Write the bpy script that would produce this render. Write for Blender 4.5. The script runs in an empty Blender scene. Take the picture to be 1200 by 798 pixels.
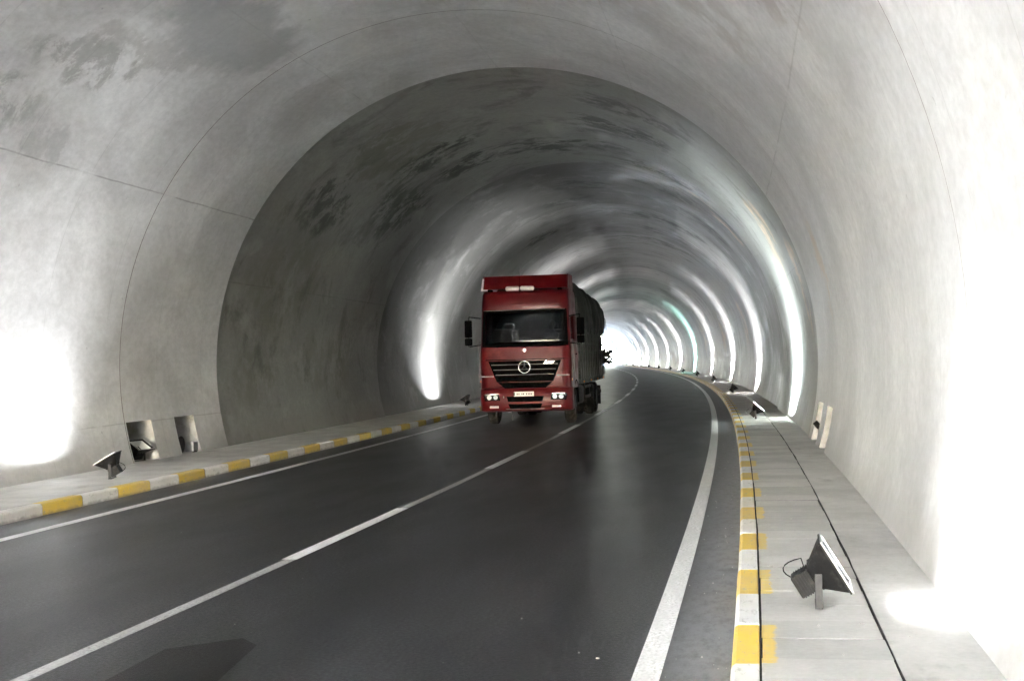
import bpy, bmesh, math, random
from mathutils import Vector, Matrix
rad = math.radians
rnd = random.Random(7)
S = bpy.context.scene
C = S.collection

# ------------------------------------------------------------------ camera
cam_d = bpy.data.cameras.new('camera'); cam = bpy.data.objects.new('camera', cam_d); C.objects.link(cam)
cam_d.sensor_width = 36; cam_d.sensor_fit = 'HORIZONTAL'; cam_d.lens = 45.0
cam_d.shift_y = 22.7/1200; cam_d.shift_x = -0.0005
cam_d.clip_start = 0.1; cam_d.clip_end = 6000
cam.matrix_world = (Matrix.Translation((0, 0, 1.7853)) @ Matrix.Rotation(rad(11.2846), 4, 'Z')
                    @ Matrix.Rotation(rad(90), 4, 'X') @ Matrix.Rotation(rad(-1.531), 4, 'Z'))
S.camera = cam
# ------------------------------------------------------------------ sky, sun, exposure
SUN_EL, SUN_AZ = 42, 172           # azimuth: clockwise from +Y
w = bpy.data.worlds.new('World'); S.world = w; w.use_nodes = True
nt = w.node_tree
sky = nt.nodes.new('ShaderNodeTexSky'); sky.sky_type = 'NISHITA'; sky.sun_disc = False
sky.sun_elevation = rad(SUN_EL); sky.sun_rotation = rad(SUN_AZ); sky.air_density = 1.0; sky.dust_density = 2.0
bgn = nt.nodes['Background']; bgn.inputs[1].default_value = 0.15
nt.links.new(sky.outputs[0], bgn.inputs[0])
sd = bpy.data.lights.new('sun', 'SUN'); sd.energy = 5.0; sd.angle = rad(0.5); sd.color = (1, .985, .965)
sun = bpy.data.objects.new('sun', sd); C.objects.link(sun)
dv = Vector((math.sin(rad(SUN_AZ))*math.cos(rad(SUN_EL)), math.cos(rad(SUN_AZ))*math.cos(rad(SUN_EL)), math.sin(rad(SUN_EL))))
sun.rotation_euler = dv.to_track_quat('Z', 'Y').to_euler(); sun.location = (0, 0, 60)
S.view_settings.view_transform = 'Standard'; S.view_settings.look = 'None'
S.view_settings.gamma = 1; S.view_settings.use_curve_mapping = False
S.view_settings.exposure = 7.3
LAMP_W = 24.0
S.render.engine = 'CYCLES'
cy = S.cycles
cy.use_denoising = True; cy.max_bounces = 10; cy.diffuse_bounces = 7; cy.glossy_bounces = 4
cy.transmission_bounces = 6; cy.sample_clamp_indirect = 8; cy.caustics_reflective = False; cy.caustics_refractive = False
cy.use_light_tree = True

# ------------------------------------------------------------------ road axis (curves gently to the left)
DS = 0.25; SMIN, SMAX = -60.0, 520.0
_pts = {}
def _k(s):
    if s < 0: return 0.0
    return max(0.0, 0.001341865 - 5.704e-6*s)
def _build():
    n = int((SMAX)/DS); x = y = t = 0.0; L = [(0.0, 0.0, 0.0)]
    for i in range(n):
        t2 = t + _k((i+.5)*DS)*DS; tm = (t+t2)/2
        x -= math.sin(tm)*DS; y += math.cos(tm)*DS; t = t2; L.append((x, y, t))
    return L
PATH = _build()
def F(s):
    if s <= 0: return (0.0, s, 0.0)
    f = s/DS; i = min(int(f), len(PATH)-2); f -= i
    a, b = PATH[i], PATH[i+1]
    return tuple(a[k]*(1-f)+b[k]*f for k in range(3))
def P(s, l, z=0.0):
    x, y, t = F(s)
    return Vector((x+l*math.cos(t), y+l*math.sin(t), z))
ECX, ECZ, EA, EB = -4.7508, 1.7224, 6.1096, 5.9158
def prof(th, off=0.0):
    return ECX+(EA+off)*math.cos(th), ECZ+(EB+off)*math.sin(th)

# ------------------------------------------------------------------ helpers
def frange(a, b, st):
    n = max(1, int(math.ceil((b-a)/st-1e-6))); return [a+(b-a)*i/n for i in range(n+1)]
def link(name, me, parent=None, mats=()):
    o = bpy.data.objects.new(name, me); C.objects.link(o)
    for m in mats: me.materials.append(m)
    if parent: o.parent = parent
    return o
def mesh_obj(name, bm, mats, parent=None, smooth=False, sharp=35):
    me = bpy.data.meshes.new(name)
    if smooth:
        for f in bm.faces: f.smooth = True
        for e in bm.edges:
            if len(e.link_faces) == 2 and e.calc_face_angle(0) > rad(sharp): e.smooth = False
    bm.to_mesh(me); bm.free()
    if not isinstance(mats, (list, tuple)): mats = [mats]
    return link(name, me, parent, mats)
def tag(o, label=None, cat=None, group=None, kind=None):
    if label: o['label'] = label
    if cat: o['category'] = cat
    if group: o['group'] = group
    if kind: o['kind'] = kind
    return o
def struct(o, label=None, cat=None):
    return tag(o, label, cat, kind='structure')
def empty(name, loc=(0, 0, 0), rz=0.0):
    o = bpy.data.objects.new(name, None); C.objects.link(o); o.location = loc; o.rotation_euler = (0, 0, rz)
    o.empty_display_size = .2; return o
def box(bm, c, d, M=None, bev=0.0, seg=2, mi=0):
    """box centre c, size d"""
    r = bmesh.ops.create_cube(bm, size=1.0); vs = r['verts']
    for v in vs: v.co = Vector((v.co.x*d[0], v.co.y*d[1], v.co.z*d[2]))
    if bev > 0:
        es = list({e for v in vs for e in v.link_edges})
        rr = bmesh.ops.bevel(bm, geom=es, offset=bev, segments=seg, affect='EDGES', profile=.5)
        vs = list({v for f in rr['faces'] for v in f.verts} | set(v for v in vs if v.is_valid))
    fs = {f for v in vs for f in v.link_faces}
    for f in fs: f.material_index = mi
    T = Matrix.Translation(c) if M is None else M @ Matrix.Translation(c)
    for v in vs: v.co = T @ v.co
    return vs
def cyl(bm, a, b, r, r2=None, n=16, cap=True, mi=0):
    a, b = Vector(a), Vector(b); d = b-a; q = d.to_track_quat('Z', 'Y').to_matrix().to_4x4()
    M = Matrix.Translation((a+b)/2) @ q
    g = bmesh.ops.create_cone(bm, cap_ends=cap, segments=n, radius1=r, radius2=r if r2 is None else r2, depth=d.length, matrix=M)
    for f in {f for v in g['verts'] for f in v.link_faces}: f.material_index = mi
    return g['verts']
def sph(bm, c, r, u=14, v=10, mi=0):
    M = Matrix.Translation(c) @ Matrix.Diagonal((*(r if hasattr(r, '__len__') else (r, r, r)), 1))
    g = bmesh.ops.create_uvsphere(bm, u_segments=u, v_segments=v, radius=1, matrix=M)
    for f in {f for q in g['verts'] for f in q.link_faces}: f.material_index = mi
    return g['verts']
def tube(bm, pts, r, n=8, mi=0):
    pts = [Vector(p) for p in pts]; rings = []
    for i, p in enumerate(pts):
        d = (pts[min(i+1, len(pts)-1)]-pts[max(i-1, 0)]).normalized()
        up = Vector((0, 0, 1)) if abs(d.z) < .9 else Vector((1, 0, 0))
        a = d.cross(up).normalized(); b = a.cross(d)
        rings.append([bm.verts.new(p+(a*math.cos(2*math.pi*k/n)+b*math.sin(2*math.pi*k/n))*r) for k in range(n)])
    for A, B in zip(rings, rings[1:]):
        for k in range(n):
            f = bm.faces.new((A[k], A[(k+1) % n], B[(k+1) % n], B[k])); f.material_index = mi; f.smooth = True
    bm.faces.new(rings[0][::-1]); bm.faces.new(rings[-1])
def prism(bm, poly, y0, y1, mi=0):
    """polygon in xz extruded along y"""
    A = [bm.verts.new((x, y0, z)) for x, z in poly]; B = [bm.verts.new((x, y1, z)) for x, z in poly]
    n = len(poly); fs = [bm.faces.new(A), bm.faces.new(B[::-1])]
    for i in range(n): fs.append(bm.faces.new((A[i], B[i], B[(i+1) % n], A[(i+1) % n])))
    for f in fs: f.material_index = mi
    bmesh.ops.recalc_face_normals(bm, faces=fs)

# ------------------------------------------------------------------ materials
class NB:
    def __init__(s, name):
        s.m = bpy.data.materials.new(name); s.m.use_nodes = True; s.t = s.m.node_tree
        s.p = s.t.nodes['Principled BSDF']
    def n(s, typ, **k):
        q = s.t.nodes.new(typ)
        for a, b in k.items(): setattr(q, a, b)
        return q
    def l(s, a, b): s.t.links.new(a, b)
    def val(s, inp, v):
        if hasattr(v, 'node'): s.l(v, inp)
        else: inp.default_value = v
    def math(s, op, a, b=0.0, c=None, clamp=False):
        q = s.n('ShaderNodeMath', operation=op); q.use_clamp = clamp
        s.val(q.inputs[0], a); s.val(q.inputs[1], b)
        if c is not None: s.val(q.inputs[2], c)
        return q.outputs[0]
    def noise(s, vec, scale, detail=4, rough=.55, dist=0):
        q = s.n('ShaderNodeTexNoise'); q.inputs['Scale'].default_value = scale
        q.inputs['Detail'].default_value = detail; q.inputs['Roughness'].default_value = rough
        q.inputs['Distortion'].default_value = dist
        if vec is not None: s.l(vec, q.inputs['Vector'])
        return q.outputs['Fac']
    def ramp(s, v, a, b, c0=0.0, c1=1.0):
        q = s.n('ShaderNodeMapRange', interpolation_type='SMOOTHSTEP'); q.clamp = True
        s.val(q.inputs[0], v); q.inputs[1].default_value = a; q.inputs[2].default_value = b
        q.inputs[3].default_value = c0; q.inputs[4].default_value = c1
        return q.outputs[0]
    def mix(s, f, a, b, typ='MIX'):
        q = s.n('ShaderNodeMix', data_type='RGBA', blend_type=typ)
        s.val(q.inputs[0], f)
        for i, v in ((6, a), (7, b)):
            if hasattr(v, 'node'): s.l(v, q.inputs[i])
            else: q.inputs[i].default_value = (*v, 1) if len(v) == 3 else v
        return q.outputs[2]
    def mapv(s, vec, sc=(1, 1, 1), loc=(0, 0, 0)):
        q = s.n('ShaderNodeMapping'); q.inputs['Scale'].default_value = sc; q.inputs['Location'].default_value = loc
        s.l(vec, q.inputs['Vector']); return q.outputs[0]
    def bump(s, h, st, d=.01):
        q = s.n('ShaderNodeBump'); q.inputs['Strength'].default_value = st; q.inputs['Distance'].default_value = d
        s.l(h, q.inputs['Height']); s.l(q.outputs[0], s.p.inputs['Normal'])
    def uv(s):
        q = s.n('ShaderNodeUVMap'); q.uv_map = 'UVMap'; return q.outputs[0]
    def obj(s): return s.n('ShaderNodeTexCoord').outputs['Object']
    def sep(s, v):
        q = s.n('ShaderNodeSeparateXYZ'); s.l(v, q.inputs[0]); return q.outputs
def simple(name, col, rough=.5, metal=0.0, coat=0.0, var=.12, scale=6.0, emit=None, bump=0.0, dirt=None):
    b = NB(name); p = b.p; o = b.obj()
    f = b.noise(o, scale, 4)
    c2 = tuple(max(0, c*(1-var*2)) for c in col); c1 = tuple(min(1, c*(1+var)) for c in col)
    c = b.mix(f, c2, c1)
    if dirt:
        g = b.ramp(b.noise(o, scale*.6, 6, .65), .48, .72); c = b.mix(g, c, dirt)
    b.l(c, p.inputs['Base Color'])
    b.l(b.ramp(b.noise(o, scale*2.3, 3), .3, .7, max(0, rough-.08), min(1, rough+.1)), p.inputs['Roughness'])
    p.inputs['Metallic'].default_value = metal; p.inputs['Coat Weight'].default_value = coat
    if bump: b.bump(b.noise(o, scale*8, 5), bump, .01)
    if emit: p.inputs['Emission Color'].default_value = (*emit[0], 1); p.inputs['Emission Strength'].default_value = emit[1]
    return b.m

def concrete_lining():
    b = NB('lining_concrete'); p = b.p; uv = b.uv(); u = b.sep(uv)      # u = metres along, v = degrees round the arch
    oi = b.n('ShaderNodeObjectInfo')
    vm = b.math('MULTIPLY', u[1], .1)                                   # ~metres of arc
    comb = b.n('ShaderNodeCombineXYZ'); b.l(u[0], comb.inputs[0]); b.l(vm, comb.inputs[1]); g = comb.outputs[0]
    cl = b.noise(b.mapv(g, (.42, .5, 1)), 1.0, 9, .66, .5)
    big = b.noise(b.mapv(g, (.16, .10, 1), (3, 7, 0)), 1.0, 4, .5, .4)
    streak = b.noise(b.mapv(g, (2.6, .16, 1)), 1.0, 6, .65, .3)       # runs round the arch
    fine = b.noise(b.mapv(g, (6, 9, 1)), 1.0, 6, .75)
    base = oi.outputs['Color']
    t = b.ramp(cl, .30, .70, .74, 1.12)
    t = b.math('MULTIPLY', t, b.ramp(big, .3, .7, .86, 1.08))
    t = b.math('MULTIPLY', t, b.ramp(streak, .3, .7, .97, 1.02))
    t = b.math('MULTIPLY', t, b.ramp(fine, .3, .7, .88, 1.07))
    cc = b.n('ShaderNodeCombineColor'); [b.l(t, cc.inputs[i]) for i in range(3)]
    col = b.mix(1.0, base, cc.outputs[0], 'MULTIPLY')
    # formwork seams: long lines and thin rings
    def line(x, pos, wd): return b.ramp(b.math('ABSOLUTE', b.math('SUBTRACT', x, pos)), wd*.4, wd, 1.0, 0.0)
    wob = b.math('MULTIPLY', b.math('SUBTRACT', b.noise(b.mapv(g, (.9, .9, 1)), 1.0, 2), .5), .5)
    vw = b.math('ADD', u[1], wob); 
    brk = b.ramp(b.noise(b.mapv(g, (1.4, 1.4, 1), (9, 1, 0)), 1.0, 3), .35, .55, .15, 1)
    sA = b.math('LESS_THAN', u[0], 25.32); sB = b.math('SUBTRACT', 1.0, sA)
    L = 0.0
    for deg, wt, side in ((148.4, .42, sA), (31.6, .22, sA), (161.9, .35, sB), (18.1, .35, sB), (188.5, .25, sA), (116, .16, None), (64, .16, None), (90, .12, None)):
        q = b.math('MULTIPLY', line(vw, deg, .17), wt)
        if side is not None: q = b.math('MULTIPLY', q, side)
        L = b.math('MAXIMUM', L, q)
    fr = b.math('PINGPONG', b.math('ADD', u[0], b.math('MULTIPLY', wob, .06)), 1.02)
    L = b.math('MAXIMUM', L, b.math('MULTIPLY', b.ramp(fr, .004, .016, 1.0, 0.0), .16))
    L = b.math('MULTIPLY', L, brk)
    col = b.mix(L, col, (.045, .04, .032))
    # shaped stains: (s, degree, half-length m, half-arc deg, strength, colour)
    wx = b.math('MULTIPLY', b.math('SUBTRACT', b.noise(b.mapv(g, (1.1, .8, 1), (1, 2, 0)), 1.0, 7, .68), .5), 3.6)
    wy = b.math('MULTIPLY', b.math('SUBTRACT', b.noise(b.mapv(g, (1.1, .8, 1), (11, 5, 0)), 1.0, 7, .68), .5), 2.8)
    tex = b.ramp(b.noise(b.mapv(g, (1.25, 1.15, 1), (5, 5, 0)), 1.0, 10, .74, .3), .44, .54)
    DK, TAN, GRN, LG = (.02, .022, .018), (.50, .36, .24), (.14, .14, .11), (.52, .52, .50)
    ST = [(18.6, 119, 2.2, 8, .55, (.22, .23, .23), 0), (14.8, 142, 1.6, 5, .55, (.2, .2, .19), 1), (16.6, 133, 1.5, 4, .5, (.2, .2, .19), 1),
          (17.5, 128, 1.8, 3, .35, (.2, .2, .19), 1), (16.8, 146, .5, 3, .3, (.2, .2, .2), 0), (20.0, 108, 3, 3, .3, (.6, .6, .58), 0),
          (30.0, 120, 3.2, 15, .75, GRN, 1), (31.8, 118, 1.0, 13, .95, DK, 1), (34.5, 108, 1.2, 16, .95, DK, 1), (34.0, 134, 2.2, 10, .8, DK, 1),
          (29.0, 140, 1.8, 8, .75, DK, 1), (31.5, 72, 1.4, 15, .8, DK, 1), (35.0, 84, 1.2, 16, .85, DK, 1), (28.3, 66, .8, 16, .6, DK, 1),
          (36.8, 60, 1.1, 16, .8, DK, 1), (29, 160, 2.6, 12, .5, GRN, 1), (27.5, 182, 1.6, 7, .5, GRN, 1), (33, 178, 3, 9, .45, GRN, 1),
          (44.0, 92, 1.2, 10, .8, DK, 1), (47.5, 100, .8, 11, .85, DK, 1), (41.0, 64, 1.4, 16, .8, DK, 1), (45.5, 56, 1.3, 18, .8, DK, 1),
          (52.5, 70, 1.4, 28, .85, DK, 1), (55.5, 118, 1.0, 9, .8, DK, 1), (58, 60, 1.4, 26, .7, DK, 1), (64, 72, 1.4, 24, .6, DK, 1),
          (30.0, 30, .9, 9, .8, TAN, 1), (31.2, 20, .7, 9, .7, TAN, 1), (27.0, 14, .8, 10, .7, TAN, 1), (38.2, 50, .5, 5, .9, TAN, 1), (40.3, 42, .6, 7, .7, TAN, 1),
          (21.2, 14, .5, 9, .45, TAN, 1), (62, 14, 1.6, 12, .6, TAN, 1), (84, 12, 2, 12, .6, TAN, 1), (106, 14, 2, 14, .6, TAN, 1),
          (12.5, 40, .8, 12, .4, (.3, .26, .23), 1), (15.5, 48, 1.2, 12, .3, (.3, .26, .23), 1), (17.5, 60, 1.6, 10, .25, (.3, .26, .23), 1)]
    for s0, d0, rs, rd, st, colr, tx in ST:
        dx = b.math('DIVIDE', b.math('ADD', b.math('SUBTRACT', u[0], s0), wx), rs)
        dy = b.math('DIVIDE', b.math('ADD', b.math('SUBTRACT', u[1], d0), b.math('MULTIPLY', wy, 5.0)), rd)
        d2 = b.math('ADD', b.math('MULTIPLY', dx, dx), b.math('MULTIPLY', dy, dy))
        m = b.ramp(d2, .30, 1.30, min(1, st*1.15), 0.0)
        if tx: m = b.math('MULTIPLY', m, tex)
        col = b.mix(m, col, colr)
    # soot streaks that follow the formwork on the older sections
    old = b.ramp(u[0], 25.3, 25.6)
    so = b.ramp(b.noise(b.mapv(g, (.75, .6, 1), (20, 3, 0)), 1.0, 9, .72, .4), .50, .66, 0, .6)
    col = b.mix(b.math('MULTIPLY', so, old), col, (.06, .06, .052))
    li = b.ramp(b.noise(b.mapv(g, (.6, .8, 1), (40, 9, 0)), 1.0, 9, .7, .3), .52, .66, 0, .38)
    col = b.mix(b.math('MULTIPLY', li, old), col, (.36, .36, .34))
    sp = b.ramp(b.noise(b.mapv(g, (7, 6, 1)), 1.0, 2, .5), .74, .78, 0, .35)
    col = b.mix(sp, col, (.08, .08, .075))
    foot = b.math('ABSOLUTE', b.math('SUBTRACT', u[1], 90.0))
    dirt = b.math('MULTIPLY', b.ramp(b.math('ADD', foot, b.math('MULTIPLY', wy, 1.2)), 99, 105.5), .45)
    col = b.mix(dirt, col, (.20, .185, .16))
    b.l(col, p.inputs['Base Color'])
    b.l(b.ramp(cl, .3, .7, .42, .62), p.inputs['Roughness'])
    h = b.math('ADD', b.math('MULTIPLY', cl, .8), b.math('MULTIPLY', fine, .25))
    h = b.math('SUBTRACT', h, b.math('MULTIPLY', L, .6)); b.bump(h, .35, .02)
    return b.m

def asphalt(name='asphalt', dark=1.0):
    b = NB(name); p = b.p; uv = b.uv(); u = b.sep(uv)
    g1 = b.noise(b.mapv(uv, (34, 34, 1)), 1.0, 5, .8)
    g2 = b.noise(b.mapv(uv, (.35, 1.3, 1)), 1.0, 5, .6)
    g3 = b.noise(b.mapv(uv, (.12, 3.2, 1), (4, 4, 0)), 1.0, 4, .55)
    c = b.mix(b.ramp(g1, .42, .64), (.004*dark, .0042*dark, .0048*dark), (.066*dark, .069*dark, .076*dark))
    c = b.mix(b.ramp(g2, .35, .7, 0, .35), c, (.026*dark, .0265*dark, .028*dark))
    c = b.mix(b.ramp(g3, .5, .75, 0, .3), c, (.013, .0135, .0145))
    # paler blue-grey and rougher towards the right kerb
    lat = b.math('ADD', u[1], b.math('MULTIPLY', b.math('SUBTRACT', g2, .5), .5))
    pale_r = b.math('MULTIPLY', b.ramp(lat, -.95, -.15), b.ramp(b.noise(b.mapv(uv, (5, 12, 1)), 1.0, 8, .7), .25, .6, .35, .95))
    c = b.mix(pale_r, c, (.24, .245, .262))
    pale_l = b.ramp(lat, -8.35, -8.75, 0, .5); c = b.mix(pale_l, c, (.12, .12, .122))
    tr = 0.0
    for tl in (-1.35, -3.15, -5.1, -6.9):
        tr = b.math('MAXIMUM', tr, b.ramp(b.math('ABSOLUTE', b.math('SUBTRACT', lat, tl)), .10, .42, .38, 0))
    c = b.mix(tr, c, (.012, .0125, .0135))
    stn = b.ramp(b.noise(b.mapv(uv, (.9, .9, 1), (8, 8, 0)), 1.0, 5, .6), .62, .7, 0, .35)
    c = b.mix(stn, c, (.02, .02, .02))
    fl = b.ramp(b.noise(b.mapv(uv, (30, 30, 1), (3, 1, 0)), 1.0, 1), .76, .79, 0, .55); c = b.mix(fl, c, (.2, .2, .19))
    b.l(c, p.inputs['Base Color'])
    r = b.ramp(g2, .3, .7, .40, .45)
    b.l(b.math('ADD', r, b.math('MULTIPLY', pale_r, .25)), p.inputs['Roughness'])
    p.inputs['Specular IOR Level'].default_value = .30 if dark == 1 else .12
    b.bump(g1, .7, .006)
    return b.m
def paint_line(name, col, wear):
    b = NB(name); uv = b.uv()
    n1 = b.noise(b.mapv(uv, (28, 40, 1)), 1.0, 6, .7); n2 = b.noise(b.mapv(uv, (2.2, 9, 1)), 1.0, 4)
    f = b.math('MULTIPLY', b.ramp(n1, .5-.12*wear, .68, 0, 1), b.ramp(n2, .3, .7, .25*wear, 1.0*wear))
    c = b.mix(b.ramp(n2, .3, .7), tuple(x*.8 for x in col), col)
    c = b.mix(f, c, (.07, .07, .068)); b.l(c, b.p.inputs['Base Color'])
    b.p.inputs['Roughness'].default_value = .5; b.bump(n1, .3, .004); return b.m
def kerb_paint(y0, face, edge, sgn, name):
    """white and yellow metre blocks on the kerb; uv = (s, distance round the section from the gutter)"""
    b = NB(name); p = b.p; uv = b.uv(); u = b.sep(uv)
    wb = b.math('MULTIPLY', b.math('SUBTRACT', b.noise(b.mapv(uv, (7, 7, 1)), 1.0, 4, .6), .5), .10)
    t = b.math('FRACT', b.math('DIVIDE', b.math('SUBTRACT', b.math('ADD', u[0], b.math('MULTIPLY', wb, .5)), y0-40.0), 2.0))
    isy = b.math('MULTIPLY', b.ramp(t, .0, .006), b.ramp(t, .497, .503, 1, 0))
    lim = b.math('ADD', edge, b.math('MULTIPLY', isy, .075))
    d = b.math('SUBTRACT', b.math('ADD', u[1], wb), lim)
    inside = b.ramp(d, -.012, .012, 1, 0)
    wear = b.ramp(b.noise(b.mapv(uv, (6, 18, 1), (2, 2, 0)), 1.0, 8, .74), .53, .66, 0, .7)
    con = b.mix(b.noise(b.mapv(uv, (2.5, 5, 1)), 1.0, 6, .6), (.24, .235, .22), (.36, .355, .335))
    pc = b.mix(isy, (.70, .70, .70), (.66, .45, .05))
    pc = b.mix(b.ramp(b.noise(b.mapv(uv, (1.3, 2, 1)), 1.0, 4), .3, .7, 0, .35), pc, (.38, .36, .30))
    pc = b.mix(wear, pc, con)
    c = b.mix(inside, con, pc)
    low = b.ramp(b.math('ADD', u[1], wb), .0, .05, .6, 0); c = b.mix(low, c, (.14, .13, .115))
    b.l(c, p.inputs['Base Color']); p.inputs['Roughness'].default_value = .62
    b.bump(b.noise(b.mapv(uv, (40, 40, 1)), 1.0, 4), .25, .004)
    return b.m
def slab_concrete(name, col=(.46, .455, .44)):
    b = NB(name); uv = b.uv(); oi = b.n('ShaderNodeNewGeometry')
    n1 = b.noise(b.mapv(uv, (1.4, 1.8, 1)), 1.0, 6, .62); n2 = b.noise(b.mapv(uv, (22, 22, 1)), 1.0, 5, .7)
    n3 = b.noise(b.mapv(uv, (9, .5, 1), (3, 0, 0)), 1.0, 5, .6)
    t = b.math('MULTIPLY', b.ramp(n1, .28, .72, .80, 1.12), b.ramp(n2, .3, .7, .92, 1.05))
    t = b.math('MULTIPLY', t, b.ramp(n3, .3, .7, .97, 1.02))
    t = b.math('MULTIPLY', t, b.ramp(oi.outputs['Random Per Island'], 0, 1, .90, 1.08))
    cc = b.n('ShaderNodeCombineColor'); [b.l(t, cc.inputs[i]) for i in range(3)]
    c = b.mix(1.0, col, cc.outputs[0], 'MULTIPLY')
    st = b.ramp(b.noise(b.mapv(uv, (1.1, 2.1, 1), (7, 3, 0)), 1.0, 6, .65), .58, .72, 0, .5); c = b.mix(st, c, (.17, .16, .14))
    b.l(c, b.p.inputs['Base Color']); b.p.inputs['Roughness'].default_value = .6
    b.bump(n2, .25, .004); return b.m

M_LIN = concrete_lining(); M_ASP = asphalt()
M_WHITE = paint_line('white_road_paint', (.80, .80, .81), .6); M_OLD = paint_line('faded_road_paint', (.42, .42, .42), .95)
M_DASH = paint_line('fresh_white_paint', (.82, .82, .83), .4)
M_SLAB = slab_concrete('pavement_concrete'); M_GAP = simple('dark_joint', (.02, .019, .017), .9)
M_JOINT = simple('dirty_joint', (.19, .175, .15), .85, var=.3, scale=3)
M_CONC = simple('plain_concrete', (.34, .33, .31), .7, var=.2, scale=1.2, bump=.2, dirt=(.2, .19, .17))
M_BLK = simple('black_metal', (.012, .012, .013), .5, .0, var=.3, scale=20, dirt=(.03, .029, .027))
M_RUB = simple('rubber', (.02, .02, .02), .75, var=.3, scale=12, dirt=(.07, .065, .06))
M_ALU = simple('polished_reflector', (.85, .85, .84), .25, 1.0)
M_YOKE = simple('yoke_grey_paint', (.05, .05, .052), .5, .0, var=.3, scale=20)
M_STEEL = simple('galvanised_steel', (.35, .35, .36), .4, .9, var=.2, scale=15)
for _m in (M_BLK, M_YOKE, M_RUB): _m.node_tree.nodes['Principled BSDF'].inputs['Specular IOR Level'].default_value = .06
M_GLASSW = simple('pale_glass', (.55, .57, .56), .15)

# ------------------------------------------------------------------ ribbons: sheets that follow the road
def ribbon(bm, s0, s1, prof_pts, step=1.0, mi=0, uvl=None, uvv=None):
    """prof_pts list of (lat, z); uv = (s, uvv or lat)"""
    ss = frange(s0, s1, step); rows = []
    for s in ss: rows.append([bm.verts.new(P(s, l, z)) for l, z in prof_pts])
    for i in range(len(ss)-1):
        for j in range(len(prof_pts)-1):
            f = bm.faces.new((rows[i][j], rows[i][j+1], rows[i+1][j+1], rows[i+1][j])); f.material_index = mi
            if uvl is not None:
                vv = uvv or [q[0] for q in prof_pts]
                for lp, (a, c) in zip(f.loops, ((i, j), (i, j+1), (i+1, j+1), (i+1, j))): lp[uvl].uv = (ss[a], vv[c])
def new_bm():
    bm = bmesh.new(); return bm, bm.loops.layers.uv.new('UVMap')
TS, TE = -27.0, 322.0
# road
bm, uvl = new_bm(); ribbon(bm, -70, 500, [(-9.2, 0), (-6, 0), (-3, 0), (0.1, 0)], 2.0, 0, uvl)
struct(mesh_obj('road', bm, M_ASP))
Z4 = .004
def marking(name, segs, mat):
    bm, uvl = new_bm()
    for a, b_, l0, l1, z in segs: ribbon(bm, a, b_, [(l0, z), (l1, z)], .8, 0, uvl)
    return struct(mesh_obj(name, bm, mat))
marking('left_edge_line', [(-60, 400, -8.095, -7.94, Z4)], M_WHITE)
marking('right_edge_line', [(-60, 400, -.755, -.60, Z4)], M_WHITE)
marking('centre_line', [(-60, 400, -4.335, -4.225, Z4)], M_OLD)
marking('centre_dashes', [(1.7+9.5*k, 5.7+9.5*k, -4.36, -4.21, 2*Z4) for k in range(-6, 40)], M_DASH)
bm, uvl = new_bm()
vs = [bm.verts.new(P(s, l, Z4)) for s, l in ((6.2, -3.75), (6.2, -3.0), (7.75, -3.22), (7.95, -3.4), (7.6, -3.78))]
f = bm.faces.new(vs)
for lp in f.loops: lp[uvl].uv = (lp.vert.co.y, lp.vert.co.x)
struct(mesh_obj('asphalt_patch', bm, asphalt('patch_asphalt', .3)))
# kerbs
KR = [(-.207, -.02), (-.203, .118), (-.195, .138), (-.178, .15), (-.056, .15), (-.052, .14), (-.052, 0)]
def arc_len(pr):
    out = [0.0]
    for a, c in zip(pr, pr[1:]): out.append(out[-1]+math.hypot(c[0]-a[0], c[1]-a[1]))
    return out
def kerb(name, prof_pts, mat, start):
    bm, uvl = new_bm(); al = [a-.02 for a in arc_len(prof_pts)]
    s = start
    while s < 400:
        g = .004+rnd.random()*.004; dz = rnd.uniform(-.002, .002); dl = rnd.uniform(-.002, .002)
        pp = [(l+dl, z+dz) for l, z in prof_pts]
        ribbon(bm, s+g, s+1-g, pp, 1.0, 0, uvl, al)
        for e in (s+g, s+1-g):                      # end faces
            f = bm.faces.new([bm.verts.new(P(e, l, z)) for l, z in pp])
            for lp in f.loops: lp[uvl].uv = (e, .3)
        s += 1.0
    return struct(mesh_obj(name, bm, mat))
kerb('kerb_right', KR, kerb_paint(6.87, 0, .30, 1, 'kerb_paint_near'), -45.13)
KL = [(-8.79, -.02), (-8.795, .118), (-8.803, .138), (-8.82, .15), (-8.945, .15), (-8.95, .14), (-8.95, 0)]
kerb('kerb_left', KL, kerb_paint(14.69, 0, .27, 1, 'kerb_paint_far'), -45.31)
# right pavement: duct covers then poured strip
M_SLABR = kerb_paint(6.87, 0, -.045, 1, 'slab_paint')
bm, uvl = new_bm()
gi = 2
def slab(s0, s1, l0, l1, z, t=.06, mi=0):
    q = .002
    P4 = [(s0, l0), (s0, l1), (s1, l1), (s1, l0)]
    top = [bm.verts.new(P(s, l, z)) for s, l in [(s0+q, l0+q), (s0+q, l1-q), (s1-q, l1-q), (s1-q, l0+q)]]
    mid = [bm.verts.new(P(s, l, z-q)) for s, l in P4]; bot = [bm.verts.new(P(s, l, z-t)) for s, l in P4]
    for ring_a, ring_b in ((mid, top), (bot, mid)):
        for k in range(4):
            f = bm.faces.new((ring_a[k], ring_a[(k+1) % 4], ring_b[(k+1) % 4], ring_b[k])); f.material_index = gi if ring_a is bot else mi
            for lp, kk in zip(f.loops, (k, (k+1) % 4, (k+1) % 4, k)): lp[uvl].uv = P4[kk]
    f = bm.faces.new(top); f.material_index = mi
    for lp, kk in zip(f.loops, range(4)): lp[uvl].uv = P4[kk]
s = -27.0
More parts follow.
